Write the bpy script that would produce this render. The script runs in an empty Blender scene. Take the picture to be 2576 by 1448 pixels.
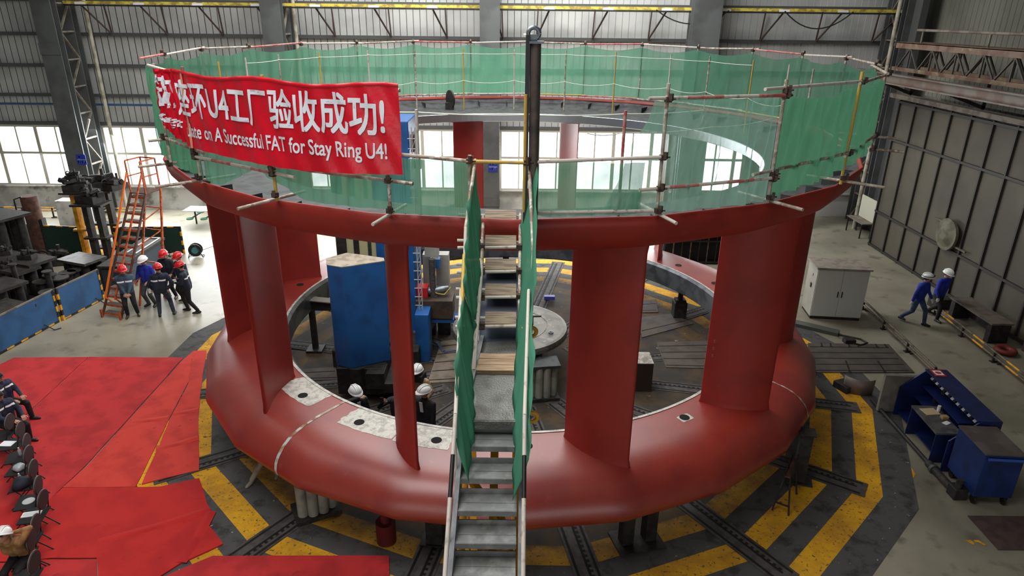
import bpy, math, random
from math import sin, cos, pi, radians as RD, atan2, hypot
from mathutils import Vector as V, Matrix
random.seed(7)
S = bpy.context.scene
COL = S.collection
# ---------------------------------------------------------------- camera
FPX, PIT, ROLL, CH = 1700.0, RD(22.0), RD(0.62), 10.0
_fw = V((0, cos(PIT), -sin(PIT))); _r = V((1, 0, 0)); _u = _r.cross(_fw)
_R = _r*cos(ROLL) + _u*sin(ROLL); _U = -_r*sin(ROLL) + _u*cos(ROLL)
cam = bpy.data.cameras.new('camera'); co = bpy.data.objects.new('camera', cam); COL.objects.link(co)
cam.sensor_width = 36; cam.lens = 36*FPX/2576; cam.clip_end = 300
m = Matrix((_R, _U, -_fw)).transposed().to_4x4(); m.translation = V((0, 0, CH)); co.matrix_world = m
S.camera = co
# ---------------------------------------------------------------- light
S.view_settings.view_transform = 'Standard'; S.view_settings.look = 'None'
S.view_settings.exposure = -0.08; S.view_settings.gamma = 1; S.view_settings.use_curve_mapping = False
w = bpy.data.worlds.new('sky'); S.world = w; w.use_nodes = True
w.node_tree.nodes['Background'].inputs[0].default_value = (.86, .93, 1, 1)
w.node_tree.nodes['Background'].inputs[1].default_value = 1.0
S.cycles.max_bounces = 6; S.cycles.transparent_max_bounces = 16; S.cycles.use_denoising = True
def area(name, loc, sx, sy, power, rot=(0, 0, 0), col=(1, .99, .97)):
    l = bpy.data.lights.new(name, 'AREA'); l.shape = 'RECTANGLE'; l.size = sx; l.size_y = sy
    l.energy = power; l.color = col
    o = bpy.data.objects.new(name, l); COL.objects.link(o); o.location = loc; o.rotation_euler = rot; return o
# soft light from the hall roof, with two added overhead lamps
area('roof_and_fill_light', (-4.5, 13, 17.4), 9, 24, 3900)
area('roof_and_fill_light', (1.0, 28, 17.2), 12, 4, 3000, (RD(38), 0, 0))  # added lamp, tilted at the back wall to brighten its middle
area('roof_and_fill_light', (-3, 30.5, 17.5), 22, 6, 2300)  # added lamp, its reflection gives the lower ring a broad sheen
area('roof_and_fill_light', (-15, 20, 17.4), 3, 18, 350)
area('window_and_fill_light', (-9, 35.2, 3.6), 34, 3.2, 5200, (RD(-62), 0, 0), (.95, .98, 1))
# added fill for the ring front, standing for unseen windows behind the camera
area('window_and_fill_light', (-1, -9.2, 4.5), 26, 6, 750, (RD(84), 0, 0), (.97, .99, 1))
# ---------------------------------------------------------------- helpers
def ray(x, y): return _fw + _R*((x-1288)/FPX) - _U*((y-724)/FPX)
def G(x, y, z=0.0):
    d = ray(x, y); return V((0, 0, CH)) + d*((z-CH)/d.z)
def WY(x, y, Y0):
    d = ray(x, y); return V((0, 0, CH)) + d*(Y0/d.y)
CY = 18.16
def PL(r, deg, z=0.0): return V((r*cos(RD(deg)), CY + r*sin(RD(deg)), z))
def lin(c):
    return tuple(((v/255)/12.92 if v/255 <= .04045 else ((v/255+.055)/1.055)**2.4) for v in c) + (1,)
MATS = {}
def mat(name, c, rough=.6, metal=0.0, c2=None, scale=3.0, lo=.45, hi=.6, bump=0.0, bscale=40, detail=6, spec=.5, c3=None, s3=20, lo3=.6, hi3=.66, stretch=None):
    if name in MATS: return MATS[name]
    M = bpy.data.materials.new(name); M.use_nodes = True; nt = M.node_tree; N = nt.nodes; L = nt.links
    b = N['Principled BSDF']; b.inputs['Base Color'].default_value = lin(c); b.inputs['Roughness'].default_value = rough
    b.inputs['Metallic'].default_value = metal; b.inputs['Specular IOR Level'].default_value = spec
    tc = N.new('ShaderNodeTexCoord'); src = tc.outputs['Object']
    if stretch:
        mp = N.new('ShaderNodeMapping'); mp.inputs['Scale'].default_value = stretch; L.new(src, mp.inputs['Vector']); src = mp.outputs[0]
    cur = None
    def layer(prev, col, sc, a, bb):
        n = N.new('ShaderNodeTexNoise'); n.inputs['Scale'].default_value = sc; n.inputs['Detail'].default_value = detail
        L.new(src, n.inputs['Vector'])
        r = N.new('ShaderNodeMapRange'); r.inputs[1].default_value = a; r.inputs[2].default_value = bb
        L.new(n.outputs['Fac'], r.inputs[0])
        mx = N.new('ShaderNodeMix'); mx.data_type = 'RGBA'
        L.new(r.outputs[0], mx.inputs[0])
        if prev is None: mx.inputs[6].default_value = lin(c)
        else: L.new(prev, mx.inputs[6])
        mx.inputs[7].default_value = lin(col); return mx.outputs[2]
    if c2: cur = layer(cur, c2, scale, lo, hi)
    if c3: cur = layer(cur, c3, s3, lo3, hi3)
    if cur is not None: L.new(cur, b.inputs['Base Color'])
    if bump:
        n = N.new('ShaderNodeTexNoise'); n.inputs['Scale'].default_value = bscale; n.inputs['Detail'].default_value = 4
        L.new(src, n.inputs['Vector'])
        bp = N.new('ShaderNodeBump'); bp.inputs['Strength'].default_value = bump; bp.inputs['Distance'].default_value = .02
        L.new(n.outputs['Fac'], bp.inputs['Height']); L.new(bp.outputs[0], b.inputs['Normal'])
    MATS[name] = M; return M
class MB:
    def __init__(s): s.v = []; s.f = []; s.m = []; s.s = []
    def add(s, vs, fs, mi=0, sm=False):
        o = len(s.v); s.v += [tuple(p) for p in vs]
        for f in fs: s.f.append(tuple(i+o for i in f)); s.m.append(mi); s.s.append(sm)
        return s
    def box(s, c, d, mi=0, rz=0, M=None):
        x, y, z = d[0]/2, d[1]/2, d[2]/2
        vs = [V((a*x, b*y, e*z)) for e in (-1, 1) for b in (-1, 1) for a in (-1, 1)]
        if M is None: M = Matrix.Rotation(rz, 3, 'Z')
        return s.add([M @ p + V(c) for p in vs], [(0, 2, 3, 1), (4, 5, 7, 6), (0, 1, 5, 4), (2, 6, 7, 3), (0, 4, 6, 2), (1, 3, 7, 5)], mi)
    def bar(s, a, b, w_, h_, mi=0, up=(0, 0, 1)):
        a = V(a); b = V(b); d = (b-a); L = d.length; d.normalize(); upv = V(up)
        if abs(d.dot(upv)) > .98: upv = V((0, 1, 0))
        x = d.cross(upv).normalized(); z = x.cross(d)
        return s.box((a+b)/2, (w_, L, h_), mi, M=Matrix((x, d, z)).transposed())
    def tube(s, pts, r, n=10, mi=0, cap=True, hollow=False):
        pts = [V(p) for p in pts]; rs = r if isinstance(r, (list, tuple)) else [r]*len(pts)
        rings = []; up = None
        for i, p in enumerate(pts):
            d = (pts[min(i+1, len(pts)-1)] - pts[max(i-1, 0)])
            if d.length < 1e-9: d = V((0, 0, 1))
            d.normalize()
            if up is None:
                up = V((0, 0, 1)) if abs(d.z) < .9 else V((1, 0, 0))
            x = d.cross(up)
            if x.length < 1e-4: x = d.cross(V((0, 1, 0.3)))
            x.normalize(); y = x.cross(d); up = y
            rings.append([p + (x*cos(2*pi*k/n) + y*sin(2*pi*k/n))*rs[i] for k in range(n)])
        vs = [q for rg in rings for q in rg]; fs = []
        for i in range(len(pts)-1):
            for k in range(n): fs.append((i*n+k, i*n+(k+1) % n, (i+1)*n+(k+1) % n, (i+1)*n+k))
        s.add(vs, fs, mi, True)
        if cap: s.add(rings[0], [tuple(range(n))], mi); s.add(rings[-1], [tuple(range(n))[::-1]], mi)
        return s
    def cyl(s, c, r, h, n=20, mi=0, r2=None):
        c = V(c); return s.tube([c, c+V((0, 0, h))], [r, r if r2 is None else r2], n, mi)
    def lathe(s, prof, n=48, c=(0, 0, 0), a0=0, a1=360, mi=0, fn=None, sm=True, close=False):
        full = abs(a1-a0) >= 359.9; k = n if full else n+1; vs = []
        for i in range(k):
            a = RD(a0+(a1-a0)*i/n)
            for (r, z) in prof:
                rr, zz = fn(a, r, z) if fn else (r, z)
                vs.append((c[0]+rr*cos(a), c[1]+rr*sin(a), c[2]+zz))
        q = len(prof); fs = []
        for i in range(n):
            j = (i+1) % k
            for t in range(q if close else q-1):
                u = (t+1) % q; fs.append((i*q+t, j*q+t, j*q+u, i*q+u))
        return s.add(vs, fs, mi, sm)
    def prism(s, poly, z0, z1, mi=0):
        n = len(poly); vs = [(p[0], p[1], z0) for p in poly] + [(p[0], p[1], z1) for p in poly]
        return s.add(vs, [tuple(range(n))[::-1], tuple(range(n, 2*n))] + [(i, (i+1) % n, n+(i+1) % n, n+i) for i in range(n)], mi)
    def quad(s, a, b, c, d, mi=0): return s.add([a, b, c, d], [(0, 1, 2, 3)], mi)
    def grid(s, fn, nu, nv, mi=0, sm=True):
        vs = [fn(i/nu, j/nv) for i in range(nu+1) for j in range(nv+1)]
        return s.add(vs, [(i*(nv+1)+j, (i+1)*(nv+1)+j, (i+1)*(nv+1)+j+1, i*(nv+1)+j+1) for i in range(nu) for j in range(nv)], mi, sm)
    def build(s, name, mats, parent=None, label=None, cat=None, group=None, kind=None, bevel=0, origin=None, solid=0):
        if not isinstance(mats, (list, tuple)): mats = [mats]
        me = bpy.data.meshes.new(name); vs = s.v
        if origin is None and parent is None and kind is None and vs:
            xs = [p[0] for p in vs]; ys = [p[1] for p in vs]; zs = [p[2] for p in vs]
            origin = ((min(xs)+max(xs))/2, (min(ys)+max(ys))/2, min(zs))
        if origin is not None and not(parent): vs = [(p[0]-origin[0], p[1]-origin[1], p[2]-origin[2]) for p in vs]
        me.from_pydata(vs, [], s.f)
        for q in mats: me.materials.append(q)
        me.polygons.foreach_set('material_index', s.m); me.polygons.foreach_set('use_smooth', s.s); me.update()
        o = bpy.data.objects.new(name, me); COL.objects.link(o)
        if origin is not None and not parent: o.location = origin
        if parent: o.parent = parent
        if label: o['label'] = label
        if cat: o['category'] = cat
        if group: o['group'] = group
        if kind: o['kind'] = kind
        if solid:
            md = o.modifiers.new('t', 'SOLIDIFY'); md.thickness = solid; md.offset = 0
        if bevel:
            md = o.modifiers.new('b', 'BEVEL'); md.width = bevel; md.segments = 2; md.limit_method = 'ANGLE'; md.harden_normals = False
        return o
def thing(name, label, cat, loc=(0, 0, 0), rz=0, group=None):
    o = bpy.data.objects.new(name, None); COL.objects.link(o); o.empty_display_size = .1
    o.location = loc; o.rotation_euler = (0, 0, rz); o['label'] = label; o['category'] = cat
    if group: o['group'] = group
    return o
def dup(o, loc=None, rz=None, label=None, parent=None):
    c = o.copy(); COL.objects.link(c)
    if parent: c.parent = parent
    if loc is not None: c.location = loc
    if rz is not None: c.rotation_euler = (0, 0, rz)
    if label: c['label'] = label
    for ch in o.children: dup(ch, parent=c)
    return c
# ---------------------------------------------------------------- materials
RED = mat('oxide_red_paint', (150, 46, 32), .4, c2=(138, 38, 32), scale=1.2, c3=(162, 64, 54), s3=7, lo3=.62, hi3=.8, bump=.04, bscale=60, spec=.8)
RED.node_tree.nodes['Principled BSDF'].inputs['Coat Weight'].default_value = .5; RED.node_tree.nodes['Principled BSDF'].inputs['Coat Roughness'].default_value = .34; RED.node_tree.nodes['Principled BSDF'].inputs['Coat IOR'].default_value = 1.6
REDV = mat('oxide_red_vane', (156, 42, 32), .5, c2=(142, 37, 29), scale=1.0, c3=(150, 52, 46), s3=6, lo3=.6, hi3=.8, bump=.04, bscale=60)
STEEL = mat('bare_steel', (126, 132, 138), .34, .75, c2=(96, 102, 108), scale=2.5)
STEELP = mat('ground_steel', (205, 202, 192), .5, .2, c2=(170, 168, 160), scale=9, c3=(226, 222, 210), s3=30)
STEELD = mat('dark_plate', (74, 76, 78), .55, .4, c2=(56, 57, 58), scale=4)
BLACKST = mat('black_steel', (36, 35, 34), .6, .3, c2=(52, 49, 46), scale=6)
DIRTST = mat('dirty_steel', (44, 41, 38), .7, .3, c2=(60, 55, 49), scale=5, c3=(34, 31, 29), s3=14)
RUST = mat('rusty_pipe', (92, 58, 42), .8, c2=(64, 44, 36), scale=5)
SCAF = mat('scaffold_tube', (176, 164, 150), .6, .15, c2=(138, 112, 98), scale=5, c3=(206, 198, 186), s3=11, lo3=.52, hi3=.6)
SCAFR = mat('scaffold_tube_red', (188, 84, 84), .6, c2=(186, 140, 130), scale=8, lo=.42, hi=.6)
SCAFW = mat('scaffold_tube_white', (204, 194, 184), .6, c2=(160, 142, 130), scale=9, lo=.55, hi=.7)
SCAFY = mat('scaffold_tube_yellow', (196, 160, 66), .6, c2=(170, 150, 110), scale=9, lo=.5, hi=.65)
COUP = mat('coupler_steel', (88, 70, 62), .7, .4, c2=(60, 48, 44), scale=20)
ROPE = mat('white_rope', (226, 226, 216), .8)
YEL = mat('yellow_paint', (222, 160, 30), .5, c2=(190, 130, 30), scale=6)
BLK = mat('black_paint', (24, 24, 24), .5)
ORG = mat('orange_paint', (196, 88, 36), .55, c2=(140, 62, 34), scale=6, c3=(90, 52, 38), s3=12)
WOOD = mat('plank_wood', (184, 156, 128), .75, c2=(150, 120, 92), scale=5, stretch=(.4, 6, 6), c3=(206, 182, 156), s3=8)
WOODG = mat('grey_wood', (150, 134, 112), .8, c2=(112, 98, 82), scale=5, stretch=(.5, 6, 6))
BLUE = mat('machine_blue', (30, 92, 158), .45, c2=(26, 78, 138), scale=1.5)
BLUED = mat('cabinet_blue', (14, 32, 88), .5, c2=(10, 24, 66), scale=2)
BLUEF = mat('fence_blue', (38, 84, 130), .7, c2=(30, 70, 110), scale=1.6)
GRND = mat('fence_green', (18, 52, 40), .6)
CREAM = mat('cream_paint', (190, 184, 140), .5)
CABG = mat('cabinet_grey', (172, 170, 160), .5, c2=(160, 158, 150), scale=2)
WHITE = mat('white_paint', (226, 228, 228), .5)
PAPER = mat('paper', (236, 238, 242), .7)
CONC = mat('concrete_white', (200, 200, 196), .8, c2=(170, 168, 164), scale=2.2, c3=(120, 116, 110), s3=3, lo3=.62, hi3=.7)
GRIRT = mat('girt_steel', (76, 78, 78), .6)
COLS = mat('column_steel', (84, 88, 88), .6, c2=(70, 72, 72), scale=.8)
LATT = mat('lattice_steel', (122, 116, 104), .7, c2=(96, 84, 74), scale=3)
DOORM = mat('door_sheet', (84, 78, 66), .7, c2=(70, 66, 57), scale=.5, lo=.4, hi=.62)
CLAD = mat('cladding', (186, 188, 186), .6, c2=(168, 170, 166), scale=.6)
RUBBER = mat('black_rubber', (20, 20, 20), .7)
FABK = mat('black_fabric', (30, 29, 30), .85)
DECK = mat('tread_plate', (128, 130, 130), .5, .3, c2=(104, 104, 100), scale=3, lo=.4, hi=.65, c3=(150, 150, 146), s3=7, lo3=.5, hi3=.7, stretch=(1, 1, 1))
CARP = [mat('red_carpet_a', (190, 44, 45), .95, c2=(168, 35, 38), scale=1.6, c3=(120, 26, 28), s3=4, lo3=.64, hi3=.78, bump=.3, bscale=120),
        mat('red_carpet_b', (208, 62, 50), .95, c2=(190, 50, 43), scale=1.6, c3=(140, 34, 32), s3=4, lo3=.64, hi3=.78, bump=.3, bscale=120),
        mat('red_carpet_c', (188, 35, 31), .95, c2=(174, 28, 27), scale=1.2, c3=(150, 22, 24), s3=4, lo3=.64, hi3=.78, bump=.3, bscale=120)]
def net_mat(name, c, dens):
    M = bpy.data.materials.new(name); M.use_nodes = True; nt = M.node_tree; N = nt.nodes; L = nt.links
    out = N['Material Output']; N.remove(N['Principled BSDF'])
    d = N.new('ShaderNodeBsdfDiffuse'); d.inputs[0].default_value = lin(c)
    t = N.new('ShaderNodeBsdfTranslucent'); t.inputs[0].default_value = lin(c)
    tr = N.new('ShaderNodeBsdfTransparent'); a = N.new('ShaderNodeMixShader'); b = N.new('ShaderNodeMixShader')
    a.inputs[0].default_value = .45; L.new(d.outputs[0], a.inputs[1]); L.new(t.outputs[0], a.inputs[2])
    tc = N.new('ShaderNodeTexCoord'); n = N.new('ShaderNodeTexNoise'); n.inputs['Scale'].default_value = 1.1; n.inputs['Detail'].default_value = 5
    L.new(tc.outputs['Object'], n.inputs['Vector'])
    r = N.new('ShaderNodeMapRange'); r.inputs[1].default_value = .3; r.inputs[2].default_value = .7
    r.inputs[3].default_value = dens-.1; r.inputs[4].default_value = min(dens+.1, .97)
    L.new(n.outputs['Fac'], r.inputs[0]); L.new(r.outputs[0], b.inputs[0])
    L.new(tr.outputs[0], b.inputs[1]); L.new(a.outputs[0], b.inputs[2]); L.new(b.outputs[0], out.inputs[0]); return M
NET = net_mat('green_net', (98, 154, 126), .8)
NETL = net_mat('green_net_thin', (132, 176, 156), .66)
NETS = net_mat('green_net_stair', (100, 168, 140), .93)
NETD = net_mat('green_net_thick', (94, 154, 120), .88)
def emis(name, c, st):
    M = bpy.data.materials.new(name); M.use_nodes = True; b = M.node_tree.nodes['Principled BSDF']
    b.inputs['Base Color'].default_value = lin(c); b.inputs['Emission Color'].default_value = lin(c); b.inputs['Emission Strength'].default_value = st; return M
PANE = emis('daylit_pane', (240, 248, 250), 4.0)
# ---------------------------------------------------------------- floor
def mnode(nt, op, a, b=None):
    n = nt.nodes.new('ShaderNodeMath'); n.operation = op
    for i, x in enumerate((a, b)):
        if x is None: continue
        if isinstance(x, (int, float)): n.inputs[i].default_value = x
        else: nt.links.new(x, n.inputs[i])
    return n.outputs[0]
FLOORM = mat('shop_floor', (158, 152, 134), .42, c2=(120, 115, 100), scale=.35, c3=(90, 85, 74), s3=1.5, lo3=.58, hi3=.75, lo=.35, hi=.65, bump=.08, bscale=6)
MB().box((0, 15, -.1), (60, 50, .2)).build('floor', FLOORM, kind='structure')
STEP = 22.5; T0 = -11.8
def stripe_mat():
    M = bpy.data.materials.new('striped_pit_floor'); M.use_nodes = True; nt = M.node_tree; L = nt.links; b = nt.nodes['Principled BSDF']
    tc = nt.nodes.new('ShaderNodeTexCoord'); sp = nt.nodes.new('ShaderNodeSeparateXYZ'); L.new(tc.outputs['Object'], sp.inputs[0])
    X, Y = sp.outputs[0], sp.outputs[1]
    th = mnode(nt, 'ARCTAN2', Y, X)
    lo = mnode(nt, 'SUBTRACT', mnode(nt, 'FLOORED_MODULO', mnode(nt, 'SUBTRACT', th, RD(T0)), RD(STEP)), RD(STEP/2))
    r = mnode(nt, 'SQRT', mnode(nt, 'ADD', mnode(nt, 'MULTIPLY', X, X), mnode(nt, 'MULTIPLY', Y, Y)))
    d = mnode(nt, 'MULTIPLY', r, mnode(nt, 'COSINE', lo))
    band = mnode(nt, 'LESS_THAN', mnode(nt, 'FLOORED_MODULO', mnode(nt, 'SUBTRACT', d, 8.42), 1.05), .53)
    band = mnode(nt, 'MULTIPLY', band, mnode(nt, 'LESS_THAN', d, 10.2))
    band = mnode(nt, 'MULTIPLY', band, mnode(nt, 'GREATER_THAN', d, 6.2))
    def noise(sc, a, c, det=8):
        n = nt.nodes.new('ShaderNodeTexNoise'); n.inputs['Scale'].default_value = sc; n.inputs['Detail'].default_value = det; n.inputs['Roughness'].default_value = .65
        L.new(tc.outputs['Object'], n.inputs['Vector'])
        q = nt.nodes.new('ShaderNodeMapRange'); q.inputs[1].default_value = a; q.inputs[2].default_value = c; L.new(n.outputs['Fac'], q.inputs[0]); return q.outputs[0]
    def mix(f, A, B):
        n = nt.nodes.new('ShaderNodeMix'); n.data_type = 'RGBA'
        L.new(f, n.inputs[0])
        for i, x in ((6, A), (7, B)):
            if isinstance(x, tuple): n.inputs[i].default_value = lin(x)
            else: L.new(x, n.inputs[i])
        return n.outputs[2]
    grey = mix(noise(2.2, .5, .62), (80, 80, 79), (57, 56, 55)); grey = mix(noise(7, .67, .69), grey, (176, 178, 176))
    yel = mix(noise(1.1, .4, .65), (226, 168, 34), (176, 126, 40)); yel = mix(noise(13, .58, .63), yel, (96, 80, 52)); yel = mix(noise(2.6, .62, .67), yel, (84, 74, 58))
    inn = mix(noise(1.0, .45, .62), (54, 51, 47), (80, 64, 44)); inn = mix(noise(4, .6, .66), inn, (56, 54, 52)); inn = mix(noise(3, .64, .7), inn, (130, 130, 124))
    base = mix(band, grey, yel)
    fi = nt.nodes.new('ShaderNodeMapRange'); fi.inputs[1].default_value = 8.7; fi.inputs[2].default_value = 7.7
    L.new(mnode(nt, 'ADD', d, mnode(nt, 'MULTIPLY', noise(1.5, .2, .8), .9)), fi.inputs[0])
    base = mix(mnode(nt, 'MULTIPLY', fi.outputs[0], .93), base, inn)
    L.new(base, b.inputs['Base Color']); b.inputs['Roughness'].default_value = .8; b.inputs['Specular IOR Level'].default_value = .2
    return M
STRIPE = stripe_mat()
bd = MB(); poly = [(10.7/cos(RD(STEP/2))*cos(RD(T0+STEP*k)), 10.7/cos(RD(STEP/2))*sin(RD(T0+STEP*k))) for k in range(16)]
bd.prism(poly, -.05, .006)
o = bd.build('floor_striped_pit', STRIPE, kind='structure'); o.location = (0, CY, 0)
# radial slotted rails
RAILM = mat('rail_steel', (78, 74, 70), .8, .1, c2=(60, 56, 52), scale=5)
SLOT = mat('slot_black', (10, 10, 10), .9)
rl = MB(); rl.box((6.0, 0, .008), (7.7, .56, .016))
for yy in (-.2, .2): rl.box((6.0, yy, .0165), (7.5, .055, .003), 1)
rl.box((6.0, .03, .0165), (7.3, .05, .003), 1)
for k in range(54): rl.box((2.45+k*.134, .075, .0165), (.066, .075, .003), 1)
r0 = rl.build('slotted_rail', [RAILM, SLOT], label='', cat='floor rail', origin=(0, 0, 0), group='slotted rails radiating under the red ring')
RN = {0: 'slotted rail ending by yellow band beside the blue tool cabinet, shorter visible end', 15: 'slotted rail reaching under the black column stand and sawhorse', 14: 'longest slotted rail crossing yellow stripes towards the lower right corner',
      13: 'slotted rail right of the staircase foot under the ring', 12: 'slotted rail left of the staircase foot half under red carpet', 11: 'slotted rail running below the pipe bundle to the red carpet', 10: 'slotted rail beside the crouching leg ending between carpet pieces', 1: 'slotted rail in the pit pointing towards the grey electrical cabinet', 2: 'slotted rail passing the black screw jack behind the right vanes', 3: 'slotted rail behind the widest front vane, pointing to the rear right', 4: 'slotted rail running rearwards just right of the upper stair net', 5: 'slotted rail running rearwards under the upper wooden treads', 6: 'slotted rail behind the grey cabinets of the boring mill', 7: 'slotted rail hidden mostly behind the blue boring mill', 8: 'slotted rail left of the blue housing under the dark tool arm', 9: 'slotted rail tip poking out from ring at carpet edge'}
for k in range(16):
    o = r0 if k == 0 else dup(r0)
    o.location = (0, CY, .006); o.rotation_euler = (0, 0, RD(T0+STEP*k))
    o['label'] = RN[k]
# ---------------------------------------------------------------- hall shell
WB = 35.6
def clad_mat(name, c, sc):
    M = mat(name, c, .55, c2=tuple(int(v*.9) for v in c), scale=.5); nt = M.node_tree; b = nt.nodes['Principled BSDF']
    tc = nt.nodes.new('ShaderNodeTexCoord'); wv = nt.nodes.new('ShaderNodeTexWave'); wv.wave_type = 'BANDS'; wv.bands_direction = sc; wv.inputs['Scale'].default_value = .95
    wv.wave_profile = 'SAW'; nt.links.new(tc.outputs['Object'], wv.inputs['Vector'])
    r = nt.nodes.new('ShaderNodeMapRange'); r.inputs[1].default_value = .86; r.inputs[2].default_value = .97; nt.links.new(wv.outputs['Fac'], r.inputs[0])
    bp = nt.nodes.new('ShaderNodeBump'); bp.inputs['Distance'].default_value = .06; nt.links.new(r.outputs[0], bp.inputs['Height']); nt.links.new(bp.outputs[0], b.inputs['Normal'])
    src = b.inputs['Base Color'].links[0].from_socket
    mx = nt.nodes.new('ShaderNodeMix'); mx.data_type = 'RGBA'; nt.links.new(mnode(nt, 'MULTIPLY', r.outputs[0], .4), mx.inputs[0]); nt.links.new(src, mx.inputs[6]); mx.inputs[7].default_value = lin((90, 92, 90))
    nt.links.new(mx.outputs[2], b.inputs['Base Color']); return M
CLB = clad_mat('cladding_ribbed', (176, 178, 176), 'X'); CLR = clad_mat('cladding_ribbed_side', (112, 112, 102), 'Y')
MB().box((0, WB+.2, .62), (62, .3, 1.24)).box((0, WB+.02, 1.26), (62, .3, .06)).build('wall_back_lower', mat('plaster', (196, 196, 192), .85, c2=(160, 160, 156), scale=.8, c3=(108, 106, 102), s3=1.2, lo3=.57, hi3=.68), kind='structure')
MB().box((0, WB+.15, 10.9), (62, .2, 12.8)).build('wall_back', CLB, kind='structure')
LINT = MB()
LINT.box((0, WB, 4.56), (60, .22, .16)); LINT.build('trim_1', GRIRT, kind='structure')
bays = [(-29, -22.8), (-21.4, -12.3), (-10.9, -1.7), (-.7, 8.2), (9.6, 15.6)]
for i, (a, b_) in enumerate(bays):
    f = MB(); n = round((b_-a)/1.0)
    for k in range(n+1):
        x = a+(b_-a)*k/n; f.box((x, WB-.02, 2.86), ((.17 if k % 2 == 0 else .07), .1, 3.2))
    for z, h in ((1.33, .12), (3.02, .12), (4.42, .12)): f.box(((a+b_)/2, WB-.03, z), (b_-a, .1, h))
    fo = f.build('window_%d' % (i+1), mat('window_frame', (176, 172, 160), .6), kind='structure')
    MB().box(((a+b_)/2, WB+.05, 2.87), (b_-a, .02, 3.1)).build('window_pane', PANE, parent=fo)
# infill between bays
for i, (a, b_) in enumerate([(-31, -29), (-22.8, -21.4), (-12.3, -10.9), (-1.7, -.7), (8.2, 9.6), (15.6, 31)]):
    MB().box(((a+b_)/2, WB+.12, 2.9), (b_-a, .2, 3.3)).build('wall_back_pier_%d' % (i+1), CLB, kind='structure')
# girts across the back wall
for i, (z, h) in enumerate([(8.9, .16), (7.42, .16), (5.98, .14), (10.45, .14), (12, .14)]):
    MB().box((0, WB-.02, z), (60, .16, h)).build('wall_girt', GRIRT, label=['dark horizontal girt on the back wall just under the yellow rail', 'dark horizontal girt on the back wall behind the green net', 'lowest dark horizontal girt above the windows of the back wall', 'dark horizontal girt above the yellow rail of the back wall', 'topmost dark horizontal girt of the back wall'][i], cat='girt')
MB().tube([(-30, WB-.3, 5.55), (31, WB-.3, 5.55)], .06, 8).build('blue_pipe', mat('pipe_blue', (52, 82, 120), .5), label='thin blue pipe running along the back wall above the windows', cat='pipe')
# columns of the back wall
def column(name_label, x, lattice, sign=None, w_=.92):
    t = thing('steel_column', name_label, 'column', (x, 33.3, 0))
    a = MB().box((0, 0, 6.5), (w_, .06, 13)).box((0, .2, 6.5), (.06, .4, 13)).box((0, .42, 6.5), (w_, .06, 13)).box((0, -.04, 8.3), (w_+.06, .03, .5)).box((0, -.04, 1.2), (w_+.06, .03, .4))
    a.build('front_chord', COLS, parent=t)
    MB().box((0, 1.9, 6.5), (.82, .06, 13)).box((0, 1.7, 6.5), (.06, .4, 13)).box((0, 1.5, 6.5), (.82, .06, 13)).build('rear_chord', COLS, parent=t)
    if lattice:
        s = 1 if x < 0 else -1
        for sx in (s*.36, -s*.36):
            l = MB(); z = .3; k = 0
            while z < 12.5:
                l.bar((sx, .45, z), (sx, 1.5, z), .07, .07)
                l.bar((sx, .45 if k % 2 else 1.5, z), (sx, 1.5 if k % 2 else .45, z+1.25), .09, .06); z += 1.25; k += 1
            l.box((sx, .46, 6.5), (.1, .1, 13))
            l.build('lattice', LATT, parent=t)
    return t
c14 = column('grey lattice steel column bearing the J 1-14 sign, between left windows', WY(112, 60, 33.3).x, True)
c15 = column('grey lattice steel column behind the banner and left netting', WY(683, 60, 33.3).x, True)
c16 = column('plain grey steel column bearing the J4 -16 sign', WY(1232, 60, 33.3).x, True)
c17 = column('grey steel column rising right of the dark upright post', WY(1778, 60, 33.3).x, True, w_=1.3)
c18 = column('dark lattice corner column above the steel walkway', 18.3, True)
def txt(body, parent_or_none, target, mname, ttl='lettering', bold=0.0, mapf=None, parent=None, lab=None, slices=0):
    # returns a mesh of the words fitted to target (w,h) in local xy with origin at lower left
    cu = bpy.data.curves.new('t', 'FONT'); cu.body = body; cu.resolution_u = 4
    ob = bpy.data.objects.new('t', cu); COL.objects.link(ob)
    dg = bpy.context.evaluated_depsgraph_get(); ev = ob.evaluated_get(dg); me = bpy.data.meshes.new_from_object(ev)
    bpy.data.objects.remove(ob)
    if bold:   # heavier strokes: the same outlines laid side by side
        v0 = [v.co.copy() for v in me.vertices]; f0 = [tuple(p.vertices) for p in me.polygons]; vs = []; fs = []
        for dx, dy in ((0, 0), (bold, bold), (-bold, bold), (bold, -bold), (-bold, -bold)):
            o_ = len(vs); vs += [(p.x+dx, p.y+dy, 0) for p in v0]; fs += [tuple(i+o_ for i in f) for f in f0]
        me.clear_geometry(); me.from_pydata(vs, [], fs)
    xs = [v.co.x for v in me.vertices]; ys = [v.co.y for v in me.vertices]
    x0, x1, y0, y1 = min(xs), max(xs), min(ys), max(ys)
    if slices:
        import bmesh
        bm = bmesh.new(); bm.from_mesh(me)
        for k in range(1, slices):
            bmesh.ops.bisect_plane(bm, geom=bm.verts[:]+bm.edges[:]+bm.faces[:], plane_co=(x0+(x1-x0)*k/slices, 0, 0), plane_no=(1, 0, 0))
        for k in range(1, 8):
            bmesh.ops.bisect_plane(bm, geom=bm.verts[:]+bm.edges[:]+bm.faces[:], plane_co=(0, y0+(y1-y0)*k/8, 0), plane_no=(0, 1, 0))
        bm.to_mesh(me); bm.free()
    for v in me.vertices:
        p = ((v.co.x-x0)/(x1-x0)*target[0], (v.co.y-y0)/(y1-y0)*target[1])
        v.co = mapf(*p)
    me.materials.clear(); me.materials.append(mname); me.name = ttl
    o = bpy.data.objects.new(ttl, me); COL.objects.link(o)
    if parent: o.parent = parent
    return o
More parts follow.
